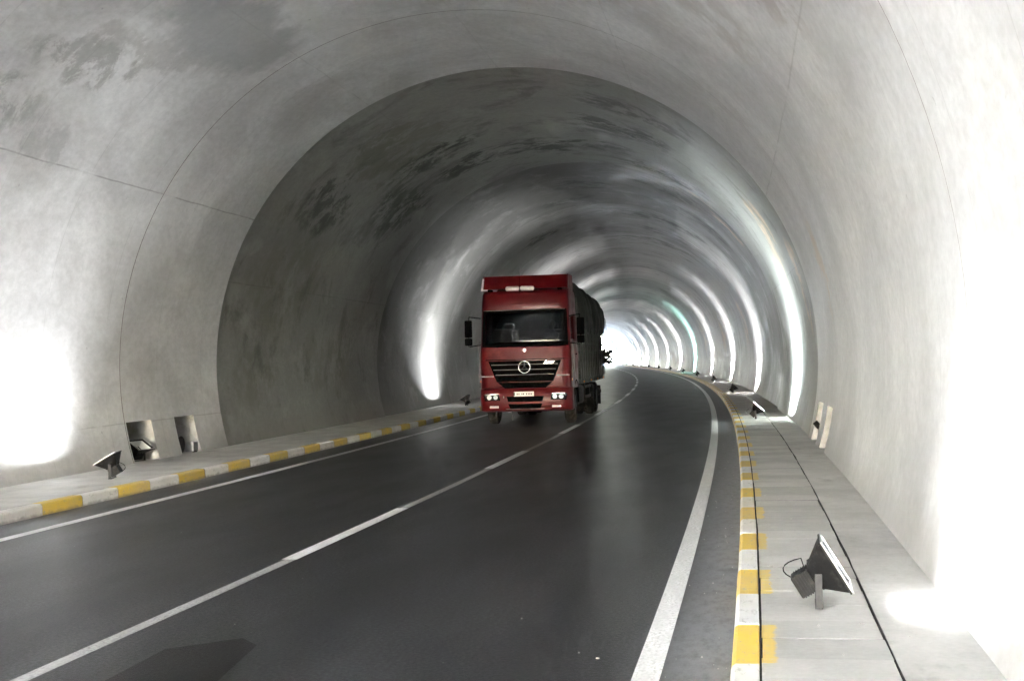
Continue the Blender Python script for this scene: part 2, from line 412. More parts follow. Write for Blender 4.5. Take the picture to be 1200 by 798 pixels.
while s < 330:
    L = .5; slab(s+.003, s+L-.003, -.086, .06, .15+0, .06, 1) if False else None
    z = .15+rnd.uniform(-.003, .002)
    slab(s+.0035, s+L-.0035, -.040+rnd.uniform(-.003, .003), .640+rnd.uniform(-.006, .006), z, .06, 0); s += L
def slab_mat():
    b = NB('cover_slab_concrete'); uv = b.uv(); u = b.sep(uv); g = b.n('ShaderNodeNewGeometry')
    n1 = b.noise(b.mapv(uv, (1.4, 1.8, 1)), 1.0, 6, .62); n2 = b.noise(b.mapv(uv, (26, 26, 1)), 1.0, 5, .7); n3 = b.noise(b.mapv(uv, (14, .8, 1)), 1.0, 5, .6)
    t = b.math('MULTIPLY', b.ramp(n1, .28, .72, .86, 1.10), b.ramp(n2, .3, .7, .93, 1.05))
    t = b.math('MULTIPLY', t, b.ramp(n3, .3, .7, .96, 1.02)); t = b.math('MULTIPLY', t, b.ramp(g.outputs['Random Per Island'], 0, 1, .86, 1.08))
    cc = b.n('ShaderNodeCombineColor'); [b.l(t, cc.inputs[i]) for i in range(3)]
    c = b.mix(1.0, (.44, .435, .42), cc.outputs[0], 'MULTIPLY')
    wb = b.math('MULTIPLY', b.math('SUBTRACT', b.noise(b.mapv(uv, (7, 9, 1)), 1.0, 4, .6), .5), .09)
    tt = b.math('FRACT', b.math('DIVIDE', b.math('SUBTRACT', b.math('ADD', u[0], wb), 6.87-40), 2.0))
    isy = b.math('MULTIPLY', b.ramp(tt, .0, .01), b.ramp(tt, .49, .505, 1, 0))
    lim = b.math('ADD', -.050, b.math('MULTIPLY', isy, .080))
    m = b.ramp(b.math('SUBTRACT', b.math('ADD', u[1], wb), lim), -.012, .014, .85, 0)
    m = b.math('MULTIPLY', m, b.ramp(b.noise(b.mapv(uv, (11, 11, 1)), 1.0, 5, .7), .5, .7, 1, .35))
    c = b.mix(m, c, b.mix(isy, (.62, .62, .62), (.62, .44, .07)))
    b.l(c, b.p.inputs['Base Color']); b.p.inputs['Roughness'].default_value = .6; b.bump(n2, .25, .004); return b.m
M_COV = slab_mat()
# bed below the covers, poured strip to the wall
ribbon(bm, -44, 330, [(-.051, .06), (.655, .06)], 2.0, 2, uvl)
s = -27.0
while s < 330:
    L = 3.0; slab(s+.002, s+L-.002, .655, 1.30, .151, .12, 1); s += L
struct(mesh_obj('pavement_right', bm, [M_COV, M_SLAB, M_GAP]))
gi = 1
bm, uvl = new_bm()
s = -27.0
while s < 330:
    L = 3.0; slab(s+.003, s+L-.003, -10.9, -8.955, .150+rnd.uniform(-.001, .001), .14, 0); s += L
struct(mesh_obj('pavement_left', bm, [M_SLAB, M_GAP]))

M_NCH = simple('rough_niche_concrete', (.38, .375, .365), .85, var=.3, scale=2.5, bump=.4, dirt=(.15, .14, .12))
# ------------------------------------------------------------------ tunnel lining
tunnel = empty('tunnel', P(TS, ECX)); tag(tunnel, 'arched concrete road tunnel cast in ring sections, curving left to daylight', 'tunnel')
tunnel.matrix_world  # parts below are built in world space, so parent without moving them
def keep_parent(o, par):
    o.parent = par; o.matrix_parent_inverse = Matrix.Translation(par.location).inverted()
TH0, TH1 = rad(-19), rad(199)
def z2th(z, left):
    a = math.asin((z-ECZ)/EB); return math.pi-a if left else a
NICHE = {'L': [(21.0, 22.0), (23.0, 23.9)], 'R': [(21.25, 22.35), (23.35, 24.5)]}
NZ = .87
joints = [-27.0, -3.3, 8.87, 20.95, 25.32, 38.41, 49.63]
while joints[-1] < TE-8: joints.append(joints[-1]+12.2)
joints[-1] = TE
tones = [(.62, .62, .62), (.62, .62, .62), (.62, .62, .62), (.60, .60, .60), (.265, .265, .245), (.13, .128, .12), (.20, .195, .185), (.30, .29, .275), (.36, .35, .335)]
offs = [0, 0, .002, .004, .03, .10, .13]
for k in range(len(joints)-1):
    a, c = joints[k], joints[k+1]; off = offs[k] if k < 7 else .13+.012*(k-6)
    bm, uvl = new_bm()
    ss = set(frange(a+.012, c-.012, 1.0)); ths = set(frange(TH0, TH1, rad(2.2)))
    nic = (k == 3)
    if nic:
        for q in NICHE.values():
            for x in q: ss |= set(x)
        for lf in (0, 1): ths |= {z2th(NZ, lf), z2th(.15, lf)}
    ss = sorted(ss); ths = sorted(ths)
    # ring edge returns (chamfer into the joint)
    rows = [(a-.02, (offs[k-1] if 0 < k < 8 else off)-.0+.02)]+[(a+.003, off+.012)]+[(s, off) for s in ss]+[(c-.003, off+.012), (c+.004, off+.05)]
    V = []
    for s_, o_ in rows: V.append([bm.verts.new(P(s_, *prof(t, o_))) for t in ths])
    for i in range(len(rows)-1):
        for j in range(len(ths)-1):
            if nic:
                sm = (rows[i][0]+rows[i+1][0])/2; tm = (ths[j]+ths[j+1])/2; left = tm > math.pi/2
                zz = ECZ+EB*math.sin(tm)
                if .15 < zz < NZ and any(x0 < sm < x1 for x0, x1 in NICHE['L' if left else 'R']): continue
            f = bm.faces.new((V[i][j], V[i][j+1], V[i+1][j+1], V[i+1][j])); f.smooth = True
            if i < 2 or i > len(rows)-4: f.material_index = 1
            for lp, (p_, q_) in zip(f.loops, ((i, j), (i, j+1), (i+1, j+1), (i+1, j))): lp[uvl].uv = (rows[p_][0], math.degrees(ths[q_]))
    if nic:
        for sd_, lst in NICHE.items():
            lf = sd_ == 'L'; sg = -1 if lf else 1
            for x0, x1 in lst:
                def rim(z): return prof(z2th(z, lf), off)[0]
                zs = [.15, .40, .65, NZ]
                dep = .62
                B = (ECX-EA-dep) if lf else (ECX+EA+dep)
                def quad(pts, uvs):
                    f = bm.faces.new([bm.verts.new(P(*q)) for q in pts]); f.material_index = 2
                    for lp, uu in zip(f.loops, uvs): lp[uvl].uv = uu
                ins = .10                                  # the niche narrows a little towards its back
                for e, ei in ((x0, x0+ins), (x1, x1-ins)):
                    for za, zb in zip(zs, zs[1:]): quad([(e, rim(za), za), (ei, B, za), (ei, B, zb), (e, rim(zb), zb)], [(e, 200), (e+.6, 200), (e+.6, 205), (e, 205)])
                quad([(x0, rim(NZ), NZ), (x1, rim(NZ), NZ), (x1-ins, B, NZ-.06), (x0+ins, B, NZ-.06)], [(x0, 190), (x1, 190), (x1, 196), (x0, 196)])
                quad([(x0+ins, B, .10), (x1-ins, B, .10), (x1-ins, B, NZ), (x0+ins, B, NZ)], [(x0, 180), (x1, 180), (x1, 188), (x0, 188)])
                quad([(x0, rim(.15)-sg*.05, .149), (x1, rim(.15)-sg*.05, .149), (x1, B, .149), (x0, B, .149)], [(x0, 170), (x1, 170), (x1, 176), (x0, 176)])
    bmesh.ops.recalc_face_normals(bm, faces=bm.faces)
    o = mesh_obj('lining_section', bm, [M_LIN, M_JOINT, M_NCH], smooth=True)
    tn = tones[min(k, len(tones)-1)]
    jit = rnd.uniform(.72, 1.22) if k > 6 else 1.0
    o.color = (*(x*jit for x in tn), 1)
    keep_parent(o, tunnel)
# mortar behind the ring joints
for ji, jx in enumerate(joints[1:-1], 1):
    bm, uvl = new_bm()
    wd = .05 if jx != 25.32 else .09
    A = [bm.verts.new(P(jx-wd, *prof(t, (offs[ji] if ji < 7 else .13+.012*(ji-6))+.035))) for t in (rad(x) for x in range(-19, 200, 3))]
    B = [bm.verts.new(P(jx+wd, *prof(t, (offs[ji] if ji < 7 else .13+.012*(ji-6))+.035))) for t in (rad(x) for x in range(-19, 200, 3))]
    for i in range(len(A)-1): bm.faces.new((A[i], A[i+1], B[i+1], B[i])).smooth = True
    o = mesh_obj('ring_joint', bm, M_JOINT); keep_parent(o, tunnel)
# portal walls
for e, sg in ((TS, -1), (TE, 1)):
    bm, uvl = new_bm()
    ths = [rad(-19+218*i/72) for i in range(73)]
    inner = [prof(t, .0) for t in ths]
    def outp(t):
        c_, s_ = math.cos(t), math.sin(t); m = max(abs(c_)/14.0, s_/9.5 if s_ > 0 else 0, -s_/3.0 if s_ < 0 else 0, 1e-6)
        return ECX+c_/m, ECZ+s_/m
    for d0 in (0, .6*sg):
        A = [bm.verts.new(P(e+d0, *q)) for q in inner]; B = [bm.verts.new(P(e+d0, *outp(t))) for t in ths]
        for i in range(72): bm.faces.new((A[i], A[i+1], B[i+1], B[i]))
    A = [bm.verts.new(P(e, *q)) for q in inner]; B = [bm.verts.new(P(e+.6*sg, *q)) for q in inner]
    for i in range(72): bm.faces.new((A[i], A[i+1], B[i+1], B[i]))
    o = mesh_obj('portal_wall', bm, M_CONC); keep_parent(o, tunnel)

# ------------------------------------------------------------------ terrain
M_EARTH = simple('dry_earth', (.40, .395, .385), .95, var=.25, scale=.15, bump=.4, dirt=(.12, .13, .06))
bm, uvl = new_bm()
R = 3000
bmesh.ops.create_grid(bm, x_segments=40, y_segments=40, size=R, matrix=Matrix.Translation((0, 0, -.06)))
struct(mesh_obj('ground', bm, M_EARTH))
bm, uvl = new_bm()
ss = frange(TS, TE, 8); ls = frange(-80, 70, 5)
import mathutils.noise as mn
V = []
for s in ss:
    row = []
    for l in ls:
        d = abs(l-ECX); h = 10.5+22*math.sin(math.pi*min(1, max(0, (s-TS)/(TE-TS))))**.6*max(0, 1-d/85)
        if d > 18: h = h*max(0, 1-(d-18)/62)**.8-.5
        h += mn.noise(Vector((s*.04, l*.05, 1)))*(2.0 if d > 18 else .6)
        row.append(bm.verts.new(P(s, l, h)))
    V.append(row)
for i in range(len(ss)-1):
    for j in range(len(ls)-1): bm.faces.new((V[i][j], V[i][j+1], V[i+1][j+1], V[i+1][j])).smooth = True
struct(mesh_obj('hill', bm, M_EARTH))

# ------------------------------------------------------------------ floodlights
def make_floodlight(elev, col, power, lit=True, deep=.092):
    """stands on its yoke at the origin and faces +X"""
    root = empty('floodlight')
    A = Matrix.Translation((0, 0, .205)) @ Matrix.Rotation(-rad(elev), 4, 'Y')   # local x = beam axis
    # horn housing
    bm = bmesh.new()
    n0, n1, d0, d1 = .075, .175, -.04, .115
    def ring(h, x, w_=1.12): return [bm.verts.new(A @ Vector((x, sy*h*w_, sz*h))) for sy, sz in ((-1, -1), (1, -1), (1, 1), (-1, 1))]
    rings = [ring(n0, d0), ring(n0+.028, d0+.045), ring(n1-.012, d1-.02), ring(n1, d1), ring(n1+.012, d1), ring(n1+.012, d1+.016), ring(n1-.004, d1+.016), ring(n1-.012, d1-.012), ring(n0+.035, d0+.055)]
    for a_, b_ in zip(rings, rings[1:]):
        for k in range(4): bm.faces.new((a_[k], a_[(k+1) % 4], b_[(k+1) % 4], b_[k]))
    bm.faces.new(rings[0][::-1])
    # ribs
    for k in range(-1, 2): box(bm, (d0+.04, k*.06, 0), (.05, .006, .20), A)
    mesh_obj('housing', bm, M_BLK, root)
    bm = bmesh.new(); box(bm, (d0-.062, 0, -.005), (.125, .20, .15), A, .008, 2)
    for k in range(6): box(bm, (d0-.10+k*.018, 0, -.005), (.006, .208, .158), A)
    mesh_obj('gear_box', bm, M_BLK, root)
    bm = bmesh.new(); r2 = [[bm.verts.new(A @ Vector((x, sy*h*1.12, sz*h))) for sy, sz in ((-1, -1), (1, -1), (1, 1), (-1, 1))] for x, h in ((d0+.050, n0+.02), (d1-.014, n1-.016))]
    for k in range(4): bm.faces.new((r2[0][k], r2[0][(k+1) % 4], r2[1][(k+1) % 4], r2[1][k]))
    bm.faces.new(r2[0]); mesh_obj('reflector', bm, M_ALU if lit else M_GLASSW, root)
    bm = bmesh.new(); h = n1+.006; w_ = h*1.12
    for c_, d_ in (((d1+.018, 0, h), (.01, 2*w_+.03, .02)), ((d1+.018, 0, -h), (.01, 2*w_+.03, .02)), ((d1+.018, w_, 0), (.0102, .02, 2*h-.02)), ((d1+.018, -w_, 0), (.0102, .02, 2*h-.02))): box(bm, c_, d_, A, .003, 1)
    mesh_obj('lens_frame', bm, M_STEEL, root)
    bm = bmesh.new()                                      # yoke
    for sy in (-1, 1):
        box(bm, (0, sy*.155, .112), (.045, .007, .224), None, .002, 1)
        cyl(bm, (0, sy*.165, .205), (0, sy*.10, .205), .014, n=10)
    box(bm, (0, 0, .004), (.05, .317, .008), None, .001, 1)
    mesh_obj('yoke', bm, M_YOKE, root)
    bm = bmesh.new()
    c0 = A @ Vector((d0-.10, .03, .05)); c1 = A @ Vector((d0-.02, .04, .075))
    pts = [c1]
    for k in range(9):
        t = math.pi*(.05+.95*k/8); pts.append(c1.lerp(c0, k/8)+Vector((-.105*math.sin(t), .02*math.sin(t), .02+.035*math.cos(t))))
    pts += [A @ Vector((d0-.11, .03, -.02))]
    tube(bm, pts, .0045, 6); mesh_obj('cable', bm, M_RUB, root)
    if lit:
        ld = bpy.data.lights.new('lamp', 'AREA'); ld.shape = 'RECTANGLE'; ld.size = .09; ld.size_y = .23
        ld.energy = power; ld.color = col
        lo = bpy.data.objects.new('lamp', ld); C.objects.link(lo); lo.parent = root
        # area light shines along its -Z ; its local X -> world-ish vertical, Y -> along the tunnel
        B = Matrix(((0, 0, -1), (0, 1, 0), (1, 0, 0))).to_4x4()
        lo.matrix_local = A @ Matrix.Translation((d1-deep, 0, 0)) @ B
    return root
def copy_tree(o, parent=None):
    c = o.copy(); C.objects.link(c)
    if parent: c.parent = parent
    for ch in o.children: copy_tree(ch, c)
    return c
ORD = ['first', 'second', 'third', 'fourth', 'fifth', 'sixth', 'seventh', 'eighth', 'ninth', 'tenth', 'eleventh', 'twelfth', 'thirteenth', 'fourteenth']
WHITE = (.96, .975, 1)
protoR = make_floodlight(31, WHITE, LAMP_W); protoL = make_floodlight(60, WHITE, LAMP_W, True, .100); protoR2 = make_floodlight(48, WHITE, LAMP_W, True, .100)
sR = [8.5, 32.6]+[54.5+22.476*k for k in range(12)]
sL = [18.1, 46.5]+[69.0+22.476*k for k in range(11)]
ADDED_BEHIND = [(-14.0, .35, 'R'), (-4.4, -9.6, 'L')]   # unseen lamps added behind the camera to brighten near walls and ceiling
def set_light(o, col, pw):
    for ch in o.children:
        if ch.type == 'LIGHT':
            ch.data = ch.data.copy(); ch.data.color = col; ch.data.energy = LAMP_W*pw
for i, s in enumerate(sR):
    o = protoR if i == 0 else (protoR2 if i == 1 else copy_tree(protoR2))
    j = rnd.uniform(-4, 4) if i else -2.0
    o.location = P(s, .33 if i == 0 else .36+rnd.uniform(-.03, .03), .151); o.rotation_euler = (0, 0, F(s)[2]+rad(j))
    extra = {0: 'nearest black horn floodlight on the right pavement, tilted up at the white-lit wall', 5: 'sixth floodlight from the camera on the right pavement, its beam greenish teal'}.get(i, ORD[i]+' black floodlight from the camera on the right pavement, beside its bright wall stripe')
    tag(o, extra, 'floodlight', 'floodlights along the tunnel walls')
    set_light(o, {1: (.88, 1, 1.0), 5: (.50, 1, .88)}.get(i, WHITE), {0: .023, 1: .42, 5: .85}.get(i, .42 if i < 5 else .7))
for i, s in enumerate(sL):
    o = protoL if i == 0 else copy_tree(protoL)
    o.location = P(s, -9.6, .151); o.rotation_euler = (0, 0, F(s)[2]+math.pi+rad(14 if i == 0 else rnd.uniform(-5, 5)))
    extra = {0: 'nearest black floodlight on the left pavement, facing up just before the two wall niches', 1: 'second floodlight on the left pavement, just in front of the red truck'}.get(i, ORD[i]+' floodlight from the camera on the left pavement, beyond the truck')
    tag(o, extra, 'floodlight', 'floodlights along the tunnel walls')
    set_light(o, WHITE, .05 if i == 0 else (.36 if i == 1 else .5))


for k, (s_, l_, sd_) in enumerate(ADDED_BEHIND):
    o = copy_tree(protoR2 if sd_ == 'R' else protoL); o.location = P(s_, l_, .151); o.rotation_euler = (0, 0, F(s_)[2]+(math.pi if sd_ == 'L' else 0))
    tag(o, '%s added black floodlight, unseen behind the photographer on the %s pavement' % ('farther' if sd_ == 'R' else 'nearer', {'R': 'right', 'L': 'left'}[sd_]), 'floodlight', 'floodlights along the tunnel walls')
    set_light(o, WHITE, 14.0 if sd_ == 'R' else 2.2)  # added fill, driven far harder than the visible near lamps

# ------------------------------------------------------------------ truck (local: x across, +y towards its tail, z up; nose at y = 0)
M_RED = simple('red_truck_paint', (.060, .0009, .0030), .42, .0, .06, var=.10, scale=1.5, dirt=(.11, .012, .012))
M_RED.node_tree.nodes['Principled BSDF'].inputs['Coat Roughness'].default_value = .2
M_RED.node_tree.nodes['Principled BSDF'].inputs['Specular IOR Level'].default_value = .15
M_DKP = simple('dark_plastic', (.0025, .0027, .003), .5, var=.25, scale=8, dirt=(.005, .0048, .0045))
M_DKP.node_tree.nodes['Principled BSDF'].inputs['Specular IOR Level'].default_value = .0
M_CHR = simple('chrome', (.24, .24, .245), .18, 1.0)
M_GREYP = simple('grey_trim', (.09, .09, .093), .7, .0)
M_RAIL = simple('dull_rail', (.15, .15, .145), .95)
M_RAIL.node_tree.nodes['Principled BSDF'].inputs['Specular IOR Level'].default_value = .05
M_TARP = simple('dark_tarpaulin', (.020, .022, .019), .85, var=.3, scale=1.4, bump=.5, dirt=(.055, .055, .05))
M_BOARD = simple('olive_board', (.045, .05, .04), .6, var=.3, scale=3, dirt=(.11, .10, .08))
M_CHS = simple('chassis', (.02, .018, .017), .7, var=.3, scale=4, dirt=(.06, .05, .045))
M_SACK = simple('sackcloth', (.12, .115, .10), .9, var=.4, scale=5, bump=.4)
M_PLATE = simple('plate_white', (.50, .50, .49), .4, var=.04)
M_INK = simple('ink', (.02, .02, .02), .6)
M_ORG = simple('amber_lens', (.6, .2, .03), .25)
M_SEAT = simple('red_seat_cloth', (.26, .02, .02), .85, var=.2)
M_LAMPW = simple('white_lamp_cover', (.42, .42, .42), .35, var=.08)
M_HEAD = simple('headlamp_glow', (.6, .6, .63), .2, emit=((.95, .97, 1), .0012))
def glass_mat():
    b = NB('tinted_windscreen'); b.p.inputs['Base Color'].default_value = (.07, .10, .095, 1); b.p.inputs['Roughness'].default_value = .03
    b.p.inputs['Transmission Weight'].default_value = 1.0; b.p.inputs['IOR'].default_value = 1.3; return b.m
def clear_mat():
    b = NB('clear_lens'); b.p.inputs['IOR'].default_value = 1.12; b.p.inputs['Base Color'].default_value = (.9, .92, .93, 1); b.p.inputs['Roughness'].default_value = .05
    b.p.inputs['Transmission Weight'].default_value = 1.0; return b.m
M_GLS = glass_mat(); M_CLR = clear_mat()
TSX, TLX = 33.9, -5.66
truck = empty('truck', P(TSX, TLX, .004), F(TSX+5)[2])
tag(truck, 'dark red cargo truck with lit headlamps and covered load, coming towards the camera', 'truck')

HW = 1.235
def plan(z, front, wtop):
    """outline of the cab at one height, as a list of (x, y) from the left rear corner round the nose to the right rear"""
    pts = []; wv = HW*wtop; r = .20
    yb = 2.05
    pts += [(-wv, yb), (-wv, 1.35), (-wv, .62), (-wv, front+r+.06)]
    for a in (20, 45, 70): pts.append((-wv+r-r*math.cos(rad(a)), front+.06+r-r*math.sin(rad(a))))
    for x in (-.98, -.62, -.22, .22, .62, .98): pts.append((x*wtop, front+.06*(x/1.0)**2))
    for a in (70, 45, 20): pts.append((wv-r+r*math.cos(rad(a)), front+.06+r-r*math.sin(rad(a))))
    pts += [(wv, front+r+.06), (wv, .62), (wv, 1.35), (wv, yb)]
    return pts
levels_ = [(.98, .02, 1.0), (1.20, .0, 1.0), (1.78, .02, 1.0), (1.80, .035, 1.0), (2.10, .06, .998), (2.16, .07, .995), (2.30, .085, .99), (2.95, .17, .975), (3.08, .19, .97), (3.14, .175, .97), (3.34, .20, .965), (3.56, .27, .955), (3.64, .36, .94)]
bm = bmesh.new(); G = [[bm.verts.new((x, y, z)) for x, y in plan(z, fr, wt)] for z, fr, wt in levels_]
nP = len(G[0])
win = []
for i in range(len(G)-1):
    zl, zh = levels_[i][0], levels_[i+1][0]
    for j in range(nP-1):
        if 2.15 < zl and zh < 3.09 and 6 <= j <= 12: continue                # windscreen
        if 2.29 < zl and zh < 2.96 and (j in (1, 2) or j in (nP-3, nP-4)): continue      # door windows
        if 1.79 < (zl+zh)/2 and zh < 2.11 and False: continue
        bm.faces.new((G[i][j], G[i][j+1], G[i+1][j+1], G[i+1][j]))
    bm.faces.new((G[i][nP-1], G[i][0], G[i+1][0], G[i+1][nP-1]))
bm.faces.new(G[-1]); bm.faces.new(G[0][::-1])
bmesh.ops.recalc_face_normals(bm, faces=bm.faces)
cab = mesh_obj('cab', bm, M_RED, truck, smooth=True, sharp=28)
md = cab.modifiers.new('thick', 'SOLIDIFY'); md.thickness = .03; md.offset = -1
# windows
def panel(name, grid, mat, par, thick=.008, inward=.0):
    bm = bmesh.new(); V = [[bm.verts.new(Vector(p)) for p in r] for r in grid]
    for a, c in zip(V, V[1:]):
        for k in range(len(a)-1): bm.faces.new((a[k], a[k+1], c[k+1], c[k]))
    bmesh.ops.recalc_face_normals(bm, faces=bm.faces)
    o = mesh_obj(name, bm, mat, par, smooth=True)
    m = o.modifiers.new('thick', 'SOLIDIFY'); m.thickness = thick; m.offset = 0; return o
wl = [l for l in levels_ if 2.15 < l[0] < 3.09]
ws = panel('windscreen', [[(x, y+.015, z) for x, y in plan(z, fr, wt)[6:14]] for z, fr, wt in wl], M_GLS, truck)
bm = bmesh.new()                                              # black surround
for z, t_ in ((2.155, .05), (3.10, .055)):
    fr = .068 if z < 2.5 else .185; wt = .995 if z < 2.5 else .97
    pp = plan(z, fr-.006, wt)[5:15]
    for a, c in zip(pp, pp[1:]):
        vs = [bm.verts.new((a[0], a[1], z-t_)), bm.verts.new((c[0], c[1], z-t_)), bm.verts.new((c[0], c[1]+(.01 if z < 2.5 else -.002), z+t_)), bm.verts.new((a[0], a[1]+(.01 if z < 2.5 else -.002), z+t_))]
        bm.faces.new(vs)
for sx in (-1, 1):                                            # dark pillars beside the glass
    for (za, fa, wa), (zb, fb, wb_) in zip(wl, wl[1:]):
        A_, B_ = plan(za, fa-.006, wa), plan(zb, fb-.006, wb_)
        ids = [5, 6] if sx < 0 else [13, 14]
        bm.faces.new([bm.verts.new((*A_[ids[0]], za)), bm.verts.new((*A_[ids[1]], za)), bm.verts.new((*B_[ids[1]], zb)), bm.verts.new((*B_[ids[0]], zb))])
o = mesh_obj('surround', bm, M_DKP, ws)
o.modifiers.new('thick', 'SOLIDIFY').thickness = .012
for sx in (-1, 1):
    lv = [l for l in levels_ if 2.29 < l[0] < 2.96]
    panel('side_window', [[(sx*(HW*wt-.012), y, z) for y in (.62-.27, .62, 1.35)] for z, fr, wt in lv], M_GLS, truck)
for sx in (-1, 1):                                            # wipers
    pass
bm = bmesh.new()
for x0 in (-.75, .0, .62):
    tube(bm, [(x0, .055, 2.12), (x0+.25, .045, 2.20), (x0+.42, .05, 2.24)], .010, 6); box(bm, (x0+.30, .045, 2.235), (.62, .012, .02), None, .002, 1)
mesh_obj('wiper', bm, M_DKP, truck)
# visor strip below the high roof, front bonnet panel line
bm = bmesh.new(); box(bm, (0, .15, 3.115), (2.20, .10, .012), None, .003, 1); mesh_obj('roof_trim', bm, M_GREYP, truck)
bm = bmesh.new(); prism(bm, [(-1.06, 1.775), (1.06, 1.775), (1.06, 1.795), (-1.06, 1.795)], .0, .03); mesh_obj('panel_gap', bm, M_DKP, truck)
# roof deflector
bm = bmesh.new()
def quadprism(bm, pts, mi=0):
    vs = [bm.verts.new(p) for p in pts]
    for q in ((0, 1, 2, 3), (4, 5, 6, 7), (0, 1, 5, 4), (1, 2, 6, 5), (2, 3, 7, 6), (3, 0, 4, 7)):
        f = bm.faces.new([vs[k] for k in q]); f.material_index = mi
quadprism(bm, [(-1.17, .34, 3.70), (1.17, .34, 3.70), (1.17, .44, 3.70), (-1.17, .44, 3.70), (-1.13, .62, 4.06), (1.13, .62, 4.06), (1.13, .74, 4.06), (-1.13, .74, 4.06)])
for sx in (-1, 1): quadprism(bm, [(sx*1.175, .36, 3.67), (sx*1.145, .36, 3.67), (sx*1.145, 1.75, 3.60), (sx*1.175, 1.75, 3.60), (sx*1.16, .60, 4.08), (sx*1.13, .60, 4.08), (sx*1.13, 1.75, 4.10), (sx*1.16, 1.75, 4.10)])
quadprism(bm, [(-1.12, .66, 4.045), (1.12, .66, 4.045), (1.12, 1.6, 4.09), (-1.12, 1.6, 4.09), (-1.12, .66, 4.07), (1.12, .66, 4.07), (1.12, 1.6, 4.115), (-1.12, 1.6, 4.115)])
bmesh.ops.recalc_face_normals(bm, faces=bm.faces); bmesh.ops.bevel(bm, geom=list(bm.edges), offset=.012, segments=2, affect='EDGES')
dfl = mesh_obj('roof_deflector', bm, M_RED, truck, smooth=True)
bm = bmesh.new()
for sx in (-.20, .20): box(bm, (sx-.12, .31, 3.70), (.385, .09, .13), None, .055, 4)
mesh_obj('roof_lamp', bm, M_LAMPW, dfl, smooth=True)
bm = bmesh.new(); quadprism(bm, [(-1.19, .30, 3.66), (-1.13, .30, 3.66), (-1.13, .34, 3.66), (-1.19, .34, 3.66), (-1.17, .50, 4.0), (-1.13, .50, 4.0), (-1.13, .54, 4.0), (-1.17, .54, 4.0)]); bmesh.ops.recalc_face_normals(bm, faces=bm.faces); box(bm, (-1.06, .33, 3.68), (.20, .03, .03)); mesh_obj('edge_trim', bm, M_LAMPW, dfl)
bm = bmesh.new()
tube(bm, [(-.12, .28, 3.5), (-.12, .25, 3.9), (-.12, .27, 4.25)], .006, 6); mesh_obj('aerial', bm, M_DKP, dfl)
for sx in (-.95, .95):
    bm = bmesh.new(); box(bm, (sx, .45, 3.665), (.10, .3, .06), None, .01, 1); mesh_obj('deflector_bracket', bm, M_DKP, dfl)
# grille
gz = lambda z: (.98-(1.74-z)*.40)
bm = bmesh.new(); prism(bm, [(-.98, 1.75), (.98, 1.75), (.76, 1.19), (-.76, 1.19)], -.012, .03, 0)
prism(bm, [(-.74, 1.18), (.74, 1.18), (.55, 1.02), (-.55, 1.02)], -.010, .03, 0)
for z in (1.70, 1.565, 1.43, 1.29): prism(bm, [(-gz(z)+.03, z-.045), (gz(z)-.03, z-.045), (gz(z)-.02, z+.035), (-gz(z)+.02, z+.035)], -.035, -.010, 0)
for z in (1.065, 1.125): prism(bm, [(-.56, z-.018), (.56, z-.018), (.60, z+.018), (-.60, z+.018)], -.028, -.009, 0)
grille = mesh_obj('grille', bm, M_DKP, truck)
bm = bmesh.new()
for z in (1.655, 1.52, 1.385): prism(bm, [(-gz(z)+.05, z-.011), (gz(z)-.05, z-.011), (gz(z)-.05, z+.006), (-gz(z)+.05, z+.006)], -.042, -.033, 0)
mesh_obj('grille_bar', bm, M_GREYP, grille)
bm = bmesh.new()                                              # ring with a three pointed star
N_ = 40
ring_pts = [(.155*math.cos(2*math.pi*k/N_), -.058, 1.58+.155*math.sin(2*math.pi*k/N_)) for k in range(N_+1)]
tube(bm, ring_pts, .013, 8)
for k in range(3):
    a = math.pi/2+k*2*math.pi/3; c_ = Vector((0, -.058, 1.58)); tip = c_+Vector((math.cos(a), 0, math.sin(a)))*.15
    sd = Vector((-math.sin(a), 0, math.cos(a)))*.024
    b0, b1, fr_ = bm.verts.new(c_+sd), bm.verts.new(c_-sd), bm.verts.new(c_+Vector((0, -.018, 0))); t_ = bm.verts.new(tip)
    bk = bm.verts.new(c_+Vector((0, .01, 0)))
    for q in ((b0, fr_, t_), (fr_, b1, t_), (b1, bk, t_), (bk, b0, t_)): bm.faces.new(q)
bmesh.ops.recalc_face_normals(bm, faces=bm.faces)
mesh_obj('emblem', bm, M_CHR, grille)
bm = bmesh.new(); cyl(bm, (0, .075, 2.03), (0, .045, 2.03), .035, n=20); mesh_obj('round_badge', bm, M_CHR, truck)
def text_obj(name, txt, size, loc, mat, par, shear=0.0, rot=(90, 0, 0), ext=.003):
    cu = bpy.data.curves.new(name, 'FONT'); cu.body = txt; cu.size = size; cu.extrude = ext; cu.shear = shear; cu.align_x = 'CENTER'; cu.align_y = 'CENTER'
    tmp = bpy.data.objects.new(name+'_tmp', cu); C.objects.link(tmp); bpy.context.view_layer.update()
    me = bpy.data.meshes.new_from_object(tmp.evaluated_get(bpy.context.evaluated_depsgraph_get())); bpy.data.objects.remove(tmp)
    me.materials.clear(); o = link(name, me, par, [mat]); o.location = loc; o.rotation_euler = tuple(rad(a) for a in rot); return o
text_obj('lettering', 'Axor', .13, (.66, -.041, 1.70), M_CHR, grille, .3)
